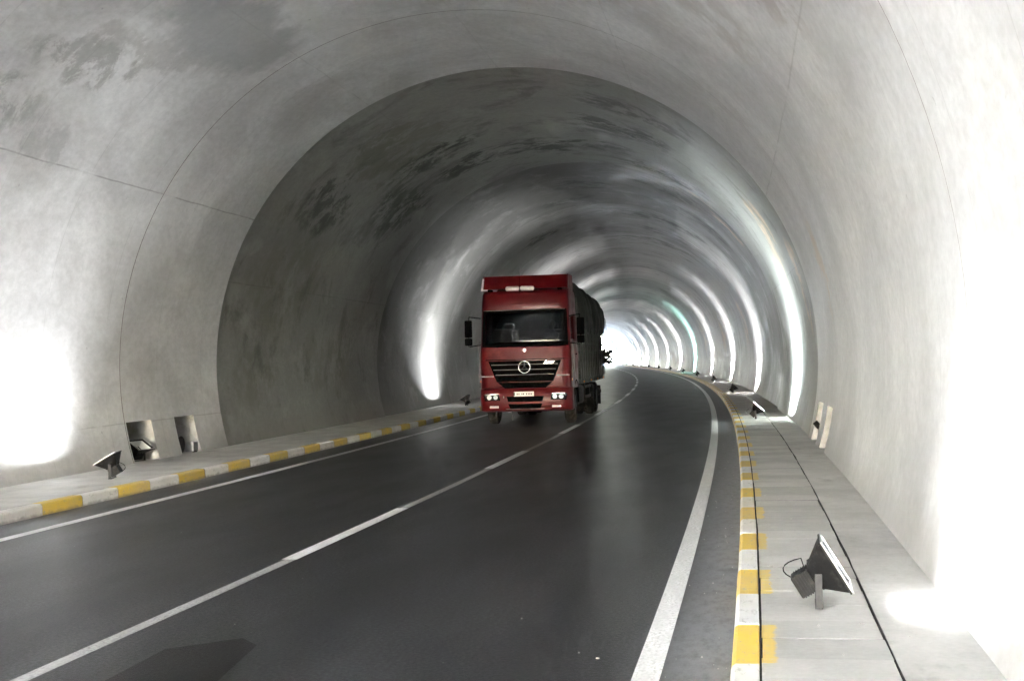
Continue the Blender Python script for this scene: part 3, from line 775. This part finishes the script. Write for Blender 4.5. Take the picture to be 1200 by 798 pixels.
# bumper: a curved shell with corners
bm = bmesh.new(); bl = [(.40, .10, .97), (.44, -.01, 1.0), (.60, -.05, 1.0), (.98, -.035, 1.0), (1.02, .0, .99)]
def bplan(z, fr, wt): return [(x, y if y < 1.0 else .72) for x, y in plan(z, fr, wt)[2:-2]]
G = [[bm.verts.new((x, y, z)) for x, y in bplan(z, fr, wt)] for z, fr, wt in bl]
for a, c in zip(G, G[1:]):
    for k in range(len(a)-1): bm.faces.new((a[k], a[k+1], c[k+1], c[k]))
bmesh.ops.recalc_face_normals(bm, faces=bm.faces)
bumper = mesh_obj('bumper', bm, M_RED, truck, smooth=True, sharp=40)
m = bumper.modifiers.new('thick', 'SOLIDIFY'); m.thickness = .03; m.offset = 0
bm = bmesh.new(); prism(bm, [(-.50, .80), (.50, .80), (.46, .66), (-.46, .66)], -.072, -.02); prism(bm, [(-.46, .60), (.46, .60), (.40, .47), (-.40, .47)], -.074, -.02)
for z in (.71, .75, .50, .54, .57): box(bm, (0, -.078, z), (.8, .012, .014))
mesh_obj('lower_intake', bm, M_DKP, bumper)
bm = bmesh.new(); prism(bm, [(-.53, .475), (.53, .475), (.50, .455), (-.50, .455)], -.082, -.03); mesh_obj('intake_trim', bm, M_GREYP, bumper)
bm = bmesh.new(); box(bm, (-.03, -.080, .865), (.54, .014, .125), None, .006, 2); pl = mesh_obj('number_plate', bm, M_PLATE, bumper)
bm = bmesh.new(); box(bm, (-.285, -.089, .865), (.03, .004, .10)); 
for x, w_, h_ in ((-.21, .035, .05), (-.16, .03, .05), (-.08, .03, .045), (-.035, .035, .05), (.04, .03, .05), (.09, .028, .045), (.135, .03, .05), (.18, .03, .045)):
    box(bm, (x, -.0885, .865), (w_*.8, .003, h_)); 
mesh_obj('plate_marking', bm, M_INK, pl)
for sx in (-1, 1):
    bm = bmesh.new(); prism(bm, [(sx*.68, .70), (sx*1.10, .69), (sx*1.13, .84), (sx*1.05, .90), (sx*.72, .88)], -.066, -.02); hl = mesh_obj('headlight', bm, M_DKP, bumper)
    bm = bmesh.new()
    for cx, r_ in ((.80, .058), (.97, .062)): cyl(bm, (sx*cx, -.074, .785), (sx*cx, -.060, .785), r_, n=20)
    mesh_obj('bulb', bm, M_HEAD, hl)
    bm = bmesh.new(); box(bm, (sx*.89, -.070, .868), (.34, .010, .018), None, .003, 1)
    mesh_obj('reflector', bm, M_CHR, hl)
    bm = bmesh.new(); box(bm, (sx*.90, -.082, .79), (.44, .008, .185), None, .003, 1); mesh_obj('lens', bm, M_CLR, hl)
    bm = bmesh.new(); box(bm, (sx*.84, -.072, .525), (.24, .03, .06), None, .01, 2); mesh_obj('fog_light', bm, M_LAMPW, bumper)
    bm = bmesh.new(); prism(bm, [(sx*.86, 1.33), (sx*1.20, 1.33), (sx*1.20, 1.36), (sx*.86, 1.36)], -.008, .06); mesh_obj('corner_trim', bm, M_GREYP, truck)
    bm = bmesh.new(); box(bm, (sx*1.245, .30, 1.22), (.012, .16, .07), None, .004, 1); mesh_obj('indicator', bm, M_ORG, truck)
bm = bmesh.new(); box(bm, (-.58, -.07, .79), (.02, .02, .05)); mesh_obj('tow_cover', bm, M_GREYP, bumper)
bm = bmesh.new(); tube(bm, [(-.36, .02, .42), (-.37, -.0, .30), (-.36, .02, .18)], .012, 8); tube(bm, [(-.80, .1, .42), (-.82, .1, .28)], .02, 8); mesh_obj('hanging_strap', bm, M_GREYP, bumper)
# doors
for sx in (-1, 1):
    bm = bmesh.new()
    def dq(y0, z0, y1, z1): quadprism(bm, [(sx*(HW+.002), y0, z0), (sx*(HW+.010), y0, z0), (sx*(HW+.010), y1, z0), (sx*(HW+.002), y1, z0), (sx*(HW+.002), y0, z1), (sx*(HW+.010), y0, z1), (sx*(HW+.010), y1, z1), (sx*(HW+.002), y1, z1)])
    dq(.36, 1.18, 1.42, 2.24); bmesh.ops.recalc_face_normals(bm, faces=bm.faces)
    d = mesh_obj('door', bm, M_RED, truck); bm = bmesh.new(); box(bm, (sx*(HW+.03), 1.28, 1.9), (.03, .16, .035), None, .006, 2); mesh_obj('handle', bm, M_DKP, d)
    bm = bmesh.new()                                         # mirrors
    mx = sx*1.50
    tube(bm, [(sx*1.20, .22, 2.92), (mx, .10, 2.96)], .014, 8); tube(bm, [(sx*1.22, .20, 2.20), (mx, .10, 2.16)], .014, 8); tube(bm, [(mx, .10, 2.96), (mx+sx*.02, .10, 2.16)], .012, 8)
    mr = mesh_obj('mirror', bm, M_DKP, truck)
    bm = bmesh.new(); box(bm, (mx+sx*.02, .09, 2.64), (.20, .10, .46), None, .03, 3); box(bm, (mx+sx*.02, .09, 2.29), (.20, .10, .20), None, .03, 3); mesh_obj('mirror_head', bm, M_DKP, mr, smooth=True)
    bm = bmesh.new(); box(bm, (mx+sx*.02, .143, 2.64), (.17, .006, .41)); box(bm, (mx+sx*.02, .143, 2.29), (.17, .006, .16)); mesh_obj('mirror_glass', bm, M_CHR, mr)
    # steps and mudguard behind the bumper
    bm = bmesh.new()
    for z in (.45, .78): box(bm, (sx*1.12, 1.95 if False else .62, z), (.22, .34, .04), None, .01, 1)
    mesh_obj('step', bm, M_DKP, truck)
    bm = bmesh.new(); 
    pts = [(y, z) for y, z in [(1.40+.62*math.cos(rad(a)), .55+.62*math.sin(rad(a))) for a in range(0, 181, 15)]]
    for (ya, za), (yb, zb) in zip(pts, pts[1:]): quadprism(bm, [(sx*.90, ya, za), (sx*1.245, ya, za), (sx*1.245, yb, zb), (sx*.90, yb, zb), (sx*.90, ya, za+.03), (sx*1.245, ya, za+.03), (sx*1.245, yb, zb+.03), (sx*.90, yb, zb+.03)])
    bmesh.ops.recalc_face_normals(bm, faces=bm.faces); mesh_obj('mudguard', bm, M_DKP, truck)
    bm = bmesh.new(); tube(bm, [(sx*1.26, .38, 2.3), (sx*1.29, .40, 2.1), (sx*1.29, .42, 1.5), (sx*1.26, .42, 1.4)], .016, 8); mesh_obj('grab_rail', bm, M_GREYP, truck)
    # corner air deflector, a pale edged strip at the cab corner
    bm = bmesh.new(); quadprism(bm, [(sx*1.262, .20, 1.05), (sx*1.275, .20, 1.05), (sx*1.275, .34, 1.05), (sx*1.262, .34, 1.05), (sx*1.252, .24, 2.15), (sx*1.265, .24, 2.15), (sx*1.265, .34, 2.15), (sx*1.252, .34, 2.15)]); bmesh.ops.recalc_face_normals(bm, faces=bm.faces); mesh_obj('air_guide', bm, M_GREYP, truck)
# interior
bm = bmesh.new(); box(bm, (0, .55, 1.98), (2.36, .5, .30), None, .06, 3); mesh_obj('dashboard', bm, M_DKP, truck, smooth=True)
bm = bmesh.new(); box(bm, (.68, .43, 2.20), (.36, .16, .02), Matrix.Identity(4), .005, 1); box(bm, (-.05, .42, 2.17), (.30, .20, .05), Matrix.Rotation(0, 4, 'Z'), .01, 1); mesh_obj('papers', bm, M_PLATE, truck)
for sx, mt in ((-.62, M_SEAT), (.62, M_DKP)):
    bm = bmesh.new(); box(bm, (sx, 1.30, 1.85), (.52, .52, .16), None, .05, 3); box(bm, (sx, 1.58, 2.25), (.50, .14, .72), None, .06, 3); box(bm, (sx, 1.58, 2.70), (.28, .11, .20), None, .05, 3)
    mesh_obj('seat', bm, mt, truck, smooth=True)
bm = bmesh.new(); box(bm, (-.62, .36, 2.42), (.52, .05, .40), None, .03, 3); tube(bm, [(-.80, .36, 2.6), (-.70, .3, 3.0)], .006, 6)
mesh_obj('hanging_cloth', bm, M_SEAT, truck, smooth=True)
bm = bmesh.new(); Ms = Matrix.Translation((.62, .80, 2.20)) @ Matrix.Rotation(rad(-55), 4, 'X')
tube(bm, [Ms @ Vector((.22*math.cos(a*math.pi/12), .22*math.sin(a*math.pi/12), 0)) for a in range(25)], .015, 8)
for a in (90, 210, 330): cyl(bm, Ms @ Vector((0, 0, 0)), Ms @ Vector((.21*math.cos(rad(a)), .21*math.sin(rad(a)), 0)), .014, n=8)
cyl(bm, Ms @ Vector((0, 0, 0)), Ms @ Vector((0, 0, -.35)), .03, n=10); mesh_obj('steering_wheel', bm, M_DKP, truck)
bm = bmesh.new(); box(bm, (0, 1.98, 2.4), (2.2, .06, 2.4)); box(bm, (0, 1.2, 1.42), (2.3, 1.5, .5)); mesh_obj('cab_lining', bm, M_DKP, truck)
# wheels
def wheel(x, y, dual):
    r, w_ = .50, .30
    bm = bmesh.new(); s_ = 1 if x > 0 else -1
    def lathe(prf, cx, n=32, mi=0):
        R_ = [[bm.verts.new((cx+px*s_, y+pr_*math.cos(2*math.pi*k/n), .50+pr_*math.sin(2*math.pi*k/n))) for k in range(n)] for px, pr_ in prf]
        for A, B in zip(R_, R_[1:]):
            for k in range(n): f = bm.faces.new((A[k], A[(k+1) % n], B[(k+1) % n], B[k])); f.smooth = True
    tp = [(.12, .29), (.14, .33), (.14, .43), (.12, .475), (.09, .495), (-.09, .495), (-.12, .475), (-.14, .43), (-.14, .33), (-.12, .29)]
    lathe(tp, x)
    if dual: lathe(tp, x-s_*.33)
    bmesh.ops.recalc_face_normals(bm, faces=bm.faces)
    whl = mesh_obj('wheel', bm, M_RUB, truck)
    bm = bmesh.new()
    dp = -.10 if dual else .03
    lathe([(.11, .29), (.12, .28), (.09, .26), (dp, .22), (dp+.01, .12), (dp+.10, .11), (dp+.12, .06), (dp+.12, .001)], x)
    for k in range(10): cyl(bm, (x+s_*dp, y+.17*math.cos(k*.628), .5+.17*math.sin(k*.628)), (x+s_*(dp+.04), y+.17*math.cos(k*.628), .5+.17*math.sin(k*.628)), .014, n=6)
    lathe([(-.12, .29), (.11, .285)], x)
    mesh_obj('rim', bm, M_GREYP, whl)
for sx in (-1, 1):
    wheel(sx*1.07, 1.40, False)
    for yy in (6.9, 8.25): wheel(sx*1.08, yy, True)
bm = bmesh.new()
for sx in (-.42, .42): box(bm, (sx, 5.6, .88), (.08, 9.6, .26))
for y in (1.4, 6.9, 8.25): cyl(bm, (-1.0, y, .5), (1.0, y, .5), .07, n=12)
for y in (3, 4.4, 5.8, 7.6, 9.2, 10.2): box(bm, (0, y, .88), (.9, .08, .18))
box(bm, (0, 1.5, .95), (.8, 1.9, .5)); box(bm, (0, .45, .62), (1.6, .5, .3))
mesh_obj('chassis', bm, M_CHS, truck)
for sx, nm in ((1, 'fuel_tank'), (-1, 'tool_box')):
    bm = bmesh.new(); box(bm, (sx*.92, 3.4, .72), (.52, 1.5, .52), None, .08, 3); 
    for yy in (2.95, 3.85): box(bm, (sx*.92, yy, .72), (.54, .05, .54), None, .08, 3)
    mesh_obj(nm, bm, M_CHS, truck, smooth=True)
for sx in (-1, 1):
    bm = bmesh.new()
    for z in (.62, .92): box(bm, (sx*1.20, 5.2, z), (.03, 1.9, .08), None, .005, 1)
    for y in (4.4, 6.0): box(bm, (sx*1.18, y, .85), (.03, .04, .5))
    mesh_obj('side_guard', bm, M_CHS, truck)
    for y in (6.15, 9.05):
        bm = bmesh.new(); box(bm, (sx*1.03, y, .55), (.50, .012, .62), None, .003, 1); mesh_obj('mud_flap', bm, M_RUB, truck)
# cargo body: floor, drop sides with stakes, headboard
L0, L1 = 2.35, 11.0
bm = bmesh.new(); box(bm, (0, (L0+L1)/2, 1.10), (2.48, L1-L0, .12), None, .01, 1); mesh_obj('load_floor', bm, M_BOARD, truck)
for sx in (-1, 1):
    bm = bmesh.new()
    for z in (1.26, 1.44, 1.62): box(bm, (sx*1.235, (L0+L1)/2, z), (.03, L1-L0, .165), None, .006, 1)
    n_ = 13
    for k in range(n_+1): box(bm, (sx*1.262, L0+.04+(L1-L0-.08)*k/n_, 1.78), (.022, .06, 1.45), None, .004, 1)
    for z in (1.95, 2.22): box(bm, (sx*1.236, (L0+L1)/2, z), (.022, L1-L0, .07), None, .004, 1)
    mesh_obj('drop_side', bm, M_BOARD, truck)
    bm = bmesh.new(); tube(bm, [(sx*1.285, L0, 2.36), (sx*1.285, L1, 2.36)], .010, 8); mesh_obj('top_rail', bm, M_RAIL, truck)
    for y in (3.2, 5.6, 8.0, 10.3):
        bm = bmesh.new(); box(bm, (sx*1.29, y, 1.10), (.03, .09, .05), None, .005, 1); mesh_obj('side_marker', bm, M_ORG, truck)
bm = bmesh.new(); box(bm, (0, L0, 2.3), (2.44, .05, 2.4), None, .01, 1); mesh_obj('headboard', bm, M_BOARD, truck)
bm = bmesh.new(); box(bm, (0, L1, 1.8), (2.44, .05, 1.4), None, .01, 1); mesh_obj('tailboard', bm, M_BOARD, truck)
bm = bmesh.new(); box(bm, (0, L1-.1, .62), (2.3, .08, .12), None, .01, 1); mesh_obj('rear_bumper', bm, M_CHS, truck)
bm = bmesh.new()                                              # exhaust stack and filter column between cab and load, camera-right side
cyl(bm, (1.05, 2.18, .95), (1.05, 2.18, 3.35), .075, n=14); box(bm, (1.0, 2.18, 3.42), (.26, .16, .22), None, .03, 2); mesh_obj('air_intake', bm, M_DKP, truck, smooth=True)

# tarpaulin over the load (rests on the truck: a thing of its own)
tarp = empty('tarpaulin', truck.matrix_basis @ Vector((0, 6.7, 2.4)), truck.rotation_euler.z)
TM = Matrix.Translation((0, -6.7, -2.4))
tag(tarp, 'dark ragged tarpaulin stretched over the high load behind the red cab', 'tarpaulin')
bm = bmesh.new(); ys = frange(L0-.02, L1+.06, .14)
V = []
for y in ys:
    bulge = .07*abs(math.sin(y*2.33))-.03+.12*mn.noise(Vector((y*1.7, 0, 3)))
    top = 3.98-.022*(y-L0)+.20*mn.noise(Vector((y*1.1, 4, 1)))+.06*abs(math.sin(y*2.33))-(.10 if y > L1-.4 else 0)
    low = 2.62+.16*mn.noise(Vector((y*2.1, 9, 2)))+.10*abs(math.sin(y*math.pi/1.15))-.10
    row = []
    half = [(1.30, low), (1.325+bulge*.4, low+.22), (1.29+bulge, 3.02), (1.25+bulge, 3.42), (1.15+bulge*.6, top-.17), (.96, top-.05), (.5, top+.01), (.18, top+.05)]
    prof_ = [(-x, z) for x, z in half]+[(x, z) for x, z in half[::-1]]
    for x, z in prof_:
        nn = mn.noise(Vector((x*2.2, y*2.3, z*2.2))); n3 = mn.noise(Vector((x*6, y*1.2, z*6)))
        row.append(bm.verts.new(TM @ Vector((x+.045*nn*(1 if x > 0 else -1)+.02*n3, y, z+.05*nn+.02*n3))))
    V.append(row)
for a, c in zip(V, V[1:]):
    for k in range(len(a)-1): bm.faces.new((a[k], a[k+1], c[k+1], c[k])).smooth = True
bm.faces.new(V[0][::-1]); bm.faces.new(V[-1])
o = mesh_obj('sheet', bm, M_TARP, tarp)
m = o.modifiers.new('sub', 'SUBSURF'); m.levels = 1; m.render_levels = 1
m = o.modifiers.new('thick', 'SOLIDIFY'); m.thickness = .012
for sx in (-1, 1):
    k = 0; y = L0+.3
    while y < L1:
        bm = bmesh.new(); zt = 2.66+.1*rnd.random()
        tube(bm, [TM @ Vector(p) for p in ((sx*1.32, y, zt), (sx*1.315, y+.12, 2.3), (sx*1.30, y+.25, 1.72), (sx*1.30, y+.28, 1.2))], .011, 5); mesh_obj('rope', bm, M_RAIL, tarp); y += .62+rnd.random()*.2; k += 1
bm = bmesh.new()
for k in range(7):
    y = L0+.8+k*1.35
    tube(bm, [TM @ Vector(p) for p in ((-1.36, y, 2.7), (-1.30, y, 3.1), (-1.05, y+.05, 3.66), (-.5, y+.1, 3.86), (.5, y+.1, 3.86), (1.05, y+.05, 3.66), (1.33, y, 3.1), (1.36, y, 2.7))], .012, 5)
mesh_obj('top_ropes', bm, M_SACK, tarp)
# sacks that bulge between the stakes
def sack(c, d, rz, seed):
    bm = bmesh.new(); bmesh.ops.create_icosphere(bm, subdivisions=3, radius=1)
    for v in bm.verts:
        p = v.co.copy(); q = Vector([math.copysign(abs(a)**.62, a) for a in p])
        n_ = mn.noise(p*1.8+Vector((seed, 0, 0)))*.16; v.co = Vector((q.x*d[0], q.y*d[1], q.z*d[2]))*(1+n_)
    for f in bm.faces: f.smooth = True
    o = mesh_obj('sack', bm, M_SACK)
    o.matrix_world = truck.matrix_basis @ Matrix.Translation(c) @ Matrix.Rotation(rz, 4, 'Z'); return o
rows_ = [(1.42, 'lower'), (1.80, 'middle'), (2.18, 'upper')]
for sx, side in ((1, 'camera-facing right'), (-1, 'wall-facing left')):
    for ri, (z, rn) in enumerate(rows_):
        y = L0+.5; i = 0
        while y < L1-.35:
            o = sack(Vector((sx*(.93+rnd.uniform(-.02, .03)), y, z)), (.27, .40, .20), rnd.uniform(-.12, .12), rnd.random()*50)
            tag(o, 'grubby sack of the load stacked behind the stakes on the truck\'s %s side' % side, 'sack', 'sacks stacked along the %s side of the truck' % side)
            y += .80+rnd.uniform(-.03, .03); i += 1
bm = bmesh.new(); box(bm, (0, 0, 0), (1.30, L1-L0-.3, 1.5), None, .05, 2); box(bm, (0, 0, .88), (2.40, L1-L0-.3, 1.1), None, .12, 3)
o = mesh_obj('load', bm, M_SACK); o.matrix_world = truck.matrix_basis @ Matrix.Translation((0, (L0+L1)/2, 1.93)); tag(o, 'bulky dark load filling the middle of the truck bed under the tarpaulin', 'load')
# bundle sticking out at the rear corner
bun = empty('branch_bundle', truck.matrix_basis @ Vector((1.35, 10.6, 1.75)), truck.rotation_euler.z)
tag(bun, 'dark leafy bundle of branches sticking out from the truck\'s rear right corner', 'branches')
bm = bmesh.new(); bl_ = bmesh.new()
for k in range(16):
    a = Vector((rnd.uniform(-.3, 0), rnd.uniform(-.2, .2), rnd.uniform(-.2, .2))); d = Vector((rnd.uniform(.25, .48), rnd.uniform(-.2, .2), rnd.uniform(-.22, .28)))
    mid = a+d*.5+Vector((0, 0, .05)); tube(bm, [a, mid, a+d], .010, 5)
    for q in range(16):
        c_ = a+d*rnd.uniform(.2, 1.0)+Vector((rnd.uniform(-.03, .03), rnd.uniform(-.03, .03), rnd.uniform(-.03, .03)))
        u_ = Vector((rnd.uniform(-1, 1), rnd.uniform(-1, 1), rnd.uniform(-1, 1))).normalized()*.075; v_ = u_.orthogonal().normalized()*.04
        bl_.faces.new([bl_.verts.new(p) for p in (c_-u_, c_+v_, c_+u_, c_-v_)])
mesh_obj('branch', bm, M_CHS, bun); mesh_obj('leaves', bl_, simple('dark_leaf', (.035, .045, .02), .7), bun)

# ------------------------------------------------------------------ driver
M_SKIN = simple('skin', (.32, .19, .13), .55, var=.08, scale=10); M_SHIRT = simple('dark_shirt', (.05, .055, .075), .85, var=.2)
M_HAIR = simple('dark_hair', (.015, .012, .01), .6)
def skinned(name, verts, edges, radii, mats, par, sub=2):
    me = bpy.data.meshes.new(name); me.from_pydata([Vector(v) for v in verts], edges, []); o = link(name, me, par, mats)
    m = o.modifiers.new('skin', 'SKIN'); m.use_smooth_shade = True
    for i, r in enumerate(radii): me.skin_vertices[0].data[i].radius = (r, r) if not hasattr(r, '__len__') else r
    me.skin_vertices[0].data[0].use_root = True
    s = o.modifiers.new('sub', 'SUBSURF'); s.levels = s.render_levels = sub; return o
drv = empty('person', truck.matrix_basis @ Vector((.62, 1.36, 1.93)), truck.rotation_euler.z)
tag(drv, 'driver in a dark shirt sitting behind the windscreen with hands on the wheel', 'person')
# +y is towards the tail, so he faces -y
V_ = [(0, .02, .10), (0, .06, .30), (0, .05, .50), (0, .02, .60), (0, -.01, .70),
      (-.19, .03, .52), (-.25, -.16, .34), (-.17, -.40, .36), (.19, .03, .52), (.25, -.16, .34), (.17, -.40, .36),
      (-.10, -.02, .06), (-.13, -.42, .10), (-.13, -.46, -.30), (-.13, -.58, -.36), (.10, -.02, .06), (.13, -.42, .10), (.13, -.46, -.30), (.13, -.58, -.36)]
E_ = [(0, 1), (1, 2), (2, 3), (3, 4), (2, 5), (5, 6), (6, 7), (2, 8), (8, 9), (9, 10), (0, 11), (11, 12), (12, 13), (13, 14), (0, 15), (15, 16), (16, 17), (17, 18)]
me_ = bpy.data.meshes.new('body'); me_.from_pydata([Vector(v) for v in V_], E_, []); body = link('body', me_, drv, [M_SHIRT])
m = body.modifiers.new('skin', 'SKIN'); m.use_smooth_shade = True
for i, r in enumerate([(.16, .12), (.15, .11), (.16, .10), (.055, .055), (.05, .05), (.065, .06), (.045, .045), (.03, .03), (.065, .06), (.045, .045), (.03, .03), (.085, .08), (.065, .06), (.045, .045), (.05, .035), (.085, .08), (.065, .06), (.045, .045), (.05, .035)]): me_.skin_vertices[0].data[i].radius = r
me_.skin_vertices[0].data[0].use_root = True
s_ = body.modifiers.new('sub', 'SUBSURF'); s_.levels = s_.render_levels = 2
bm = bmesh.new(); sph(bm, (0, -.02, .80), (.078, .098, .118), 20, 14)
sph(bm, (0, -.045, .725), (.055, .068, .05), 16, 10); sph(bm, (0, -.120, .785), (.014, .022, .026), 10, 8)
for sx in (-1, 1): sph(bm, (sx*.080, -.005, .79), (.012, .022, .032), 8, 8)
sph(bm, (0, -.108, .742), (.026, .010, .008), 10, 6)
hd = mesh_obj('head', bm, M_SKIN, drv, smooth=True)
bm = bmesh.new()
for sx in (-1, 1): sph(bm, (sx*.030, -.105, .812), (.012, .010, .007), 8, 6)
sph(bm, (0, -.113, .758), (.034, .012, .008), 10, 6); mesh_obj('face_details', bm, M_HAIR, drv, smooth=True)
bm = bmesh.new(); sph(bm, (0, .005, .835), (.084, .100, .098), 18, 12); mesh_obj('hair', bm, M_HAIR, drv, smooth=True)
for sx in (-1, 1):
    c_ = Vector((sx*.165, -.44, .36)); bm = bmesh.new(); box(bm, c_+Vector((0, -.03, 0)), (.036, .09, .078), None, .014, 3)
    for k, L_ in enumerate((.070, .080, .075, .060)):
        b0 = c_+Vector((-sx*.004, -.07, .030-.020*k)); tube(bm, [b0, b0+Vector((-sx*.002, -L_*.45, 0)), b0+Vector((-sx*.028, -L_*.75, -.004)), b0+Vector((-sx*.050, -L_*.55, -.008))], .0085-.0004*k, 7)
    t0 = c_+Vector((-sx*.012, -.02, .036)); tube(bm, [t0, t0+Vector((-sx*.026, -.025, .014)), t0+Vector((-sx*.046, -.045, .004))], .010, 7)
    mesh_obj('hand', bm, M_SKIN, drv, smooth=True)

# ------------------------------------------------------------------ things in the niches
def in_niche(name, s, lat, z=.151, rz=0.0):
    return empty(name, P(s, lat, z), F(s)[2]+rz)
pl_ = make_floodlight(60, WHITE, 0, lit=False); pl_.location = P(21.52, -10.83, .151); pl_.rotation_euler = (0, 0, F(21.5)[2]+rad(-20)); pl_.scale = (.95, .95, .95)
tag(pl_, 'unlit black floodlight stored inside the nearer of the two left wall niches', 'floodlight')
t = in_niche('junction_box', 23.78, -10.80); tag(t, 'small grey junction box with cable glands in the farther left wall niche', 'electrical box')
bm = bmesh.new(); box(bm, (0, 0, .10), (.16, .22, .20), None, .012, 2); mesh_obj('case', bm, M_STEEL, t)
bm = bmesh.new(); box(bm, (.085, 0, .10), (.012, .20, .18), None, .004, 1); mesh_obj('lid', bm, M_GREYP, t)
bm = bmesh.new(); tube(bm, [(.05, -.05, .02), (.15, -.10, .012), (.12, -.22, .012)], .012, 8); mesh_obj('cable', bm, M_RUB, t)
t = in_niche('cable_drum', 23.25, -10.86); tag(t, 'black cable reel standing on edge in the farther left wall niche', 'cable reel')
bm = bmesh.new()
for x in (-.07, .07): cyl(bm, (x, 0, .17), (x+.012, 0, .17), .17, n=28)
mesh_obj('flange', bm, M_BLK, t); bm = bmesh.new(); cyl(bm, (-.07, 0, .17), (.07, 0, .17), .12, n=24); mesh_obj('cable', bm, M_RUB, t)
t = in_niche('cable_stub', 24.25, 1.30); tag(t, 'black cable end poking up in the farther right wall niche', 'cable')
bm = bmesh.new(); tube(bm, [(0, 0, 0), (.0, .01, .12), (-.02, .01, .22), (-.06, .0, .30)], .022, 8); mesh_obj('conduit', bm, M_RUB, t)
bm = bmesh.new(); cyl(bm, (-.02, 0, .24), (-.10, 0, .34), .05, n=12); mesh_obj('cap', bm, M_BLK, t)
# ------------------------------------------------------------------ supply cable in the second joint
bm = bmesh.new(); pts = []
for s in frange(-1.5, 60, .45): pts.append(P(s, -.046+.005*math.sin(s*1.7)+.006*mn.noise(Vector((s*.8, 0, 0))), .151))
tube(bm, pts, .0042, 6); tag(mesh_obj('supply_cable', bm, M_RUB), 'thin black cable lying in the joint behind the yellow and white right kerb', 'cable')
bm = bmesh.new(); pts = []
for s in frange(-1.5, 60, .35): pts.append(P(s, .648+  .005*math.sin(s*1.3)+.007*mn.noise(Vector((s*.9, 5, 0))), .150))
tube(bm, pts, .0040, 6); tag(mesh_obj('supply_cable', bm, M_RUB), 'thin black cable lying along the right pavement between cover slabs and poured strip', 'cable')
# ------------------------------------------------------------------ crumbs and chips
M_PEB = simple('pale_stone_chip', (.45, .44, .42), .8)
bm = bmesh.new()
for k in range(260):
    s = rnd.uniform(5.5, 40)
    zone = rnd.random()
    if zone < .45: l, z = rnd.uniform(-.60, -.24), 0.0
    elif zone < .6: l, z = rnd.uniform(-8.0, -.8), 0.0
    elif zone < .85: l, z = rnd.uniform(.0, 1.1), .151
    else: l, z = rnd.uniform(-10.5, -9.0), .151
    r = rnd.uniform(.002, .006)
    g = bmesh.ops.create_icosphere(bm, subdivisions=1, radius=r, matrix=Matrix.Translation(P(s, l, z+r*.5)))
    for v in g['verts']: v.co += Vector((rnd.uniform(-1, 1), rnd.uniform(-1, 1), rnd.uniform(-1, 1)))*r*.35
for s, l, z, r in ((10.0, .05, .151, .013), (7.55, -1.0, .0, .010), (7.9, .55, .151, .011)):
    bmesh.ops.create_icosphere(bm, subdivisions=1, radius=r, matrix=Matrix.Translation(P(s, l, z+r*.5)) @ Matrix.Diagonal((1.5, 1, .5, 1)))
tag(mesh_obj('stone_chips', bm, M_PEB), 'pale stone chips scattered over road edge and pavement', 'stone chips', kind='stuff')
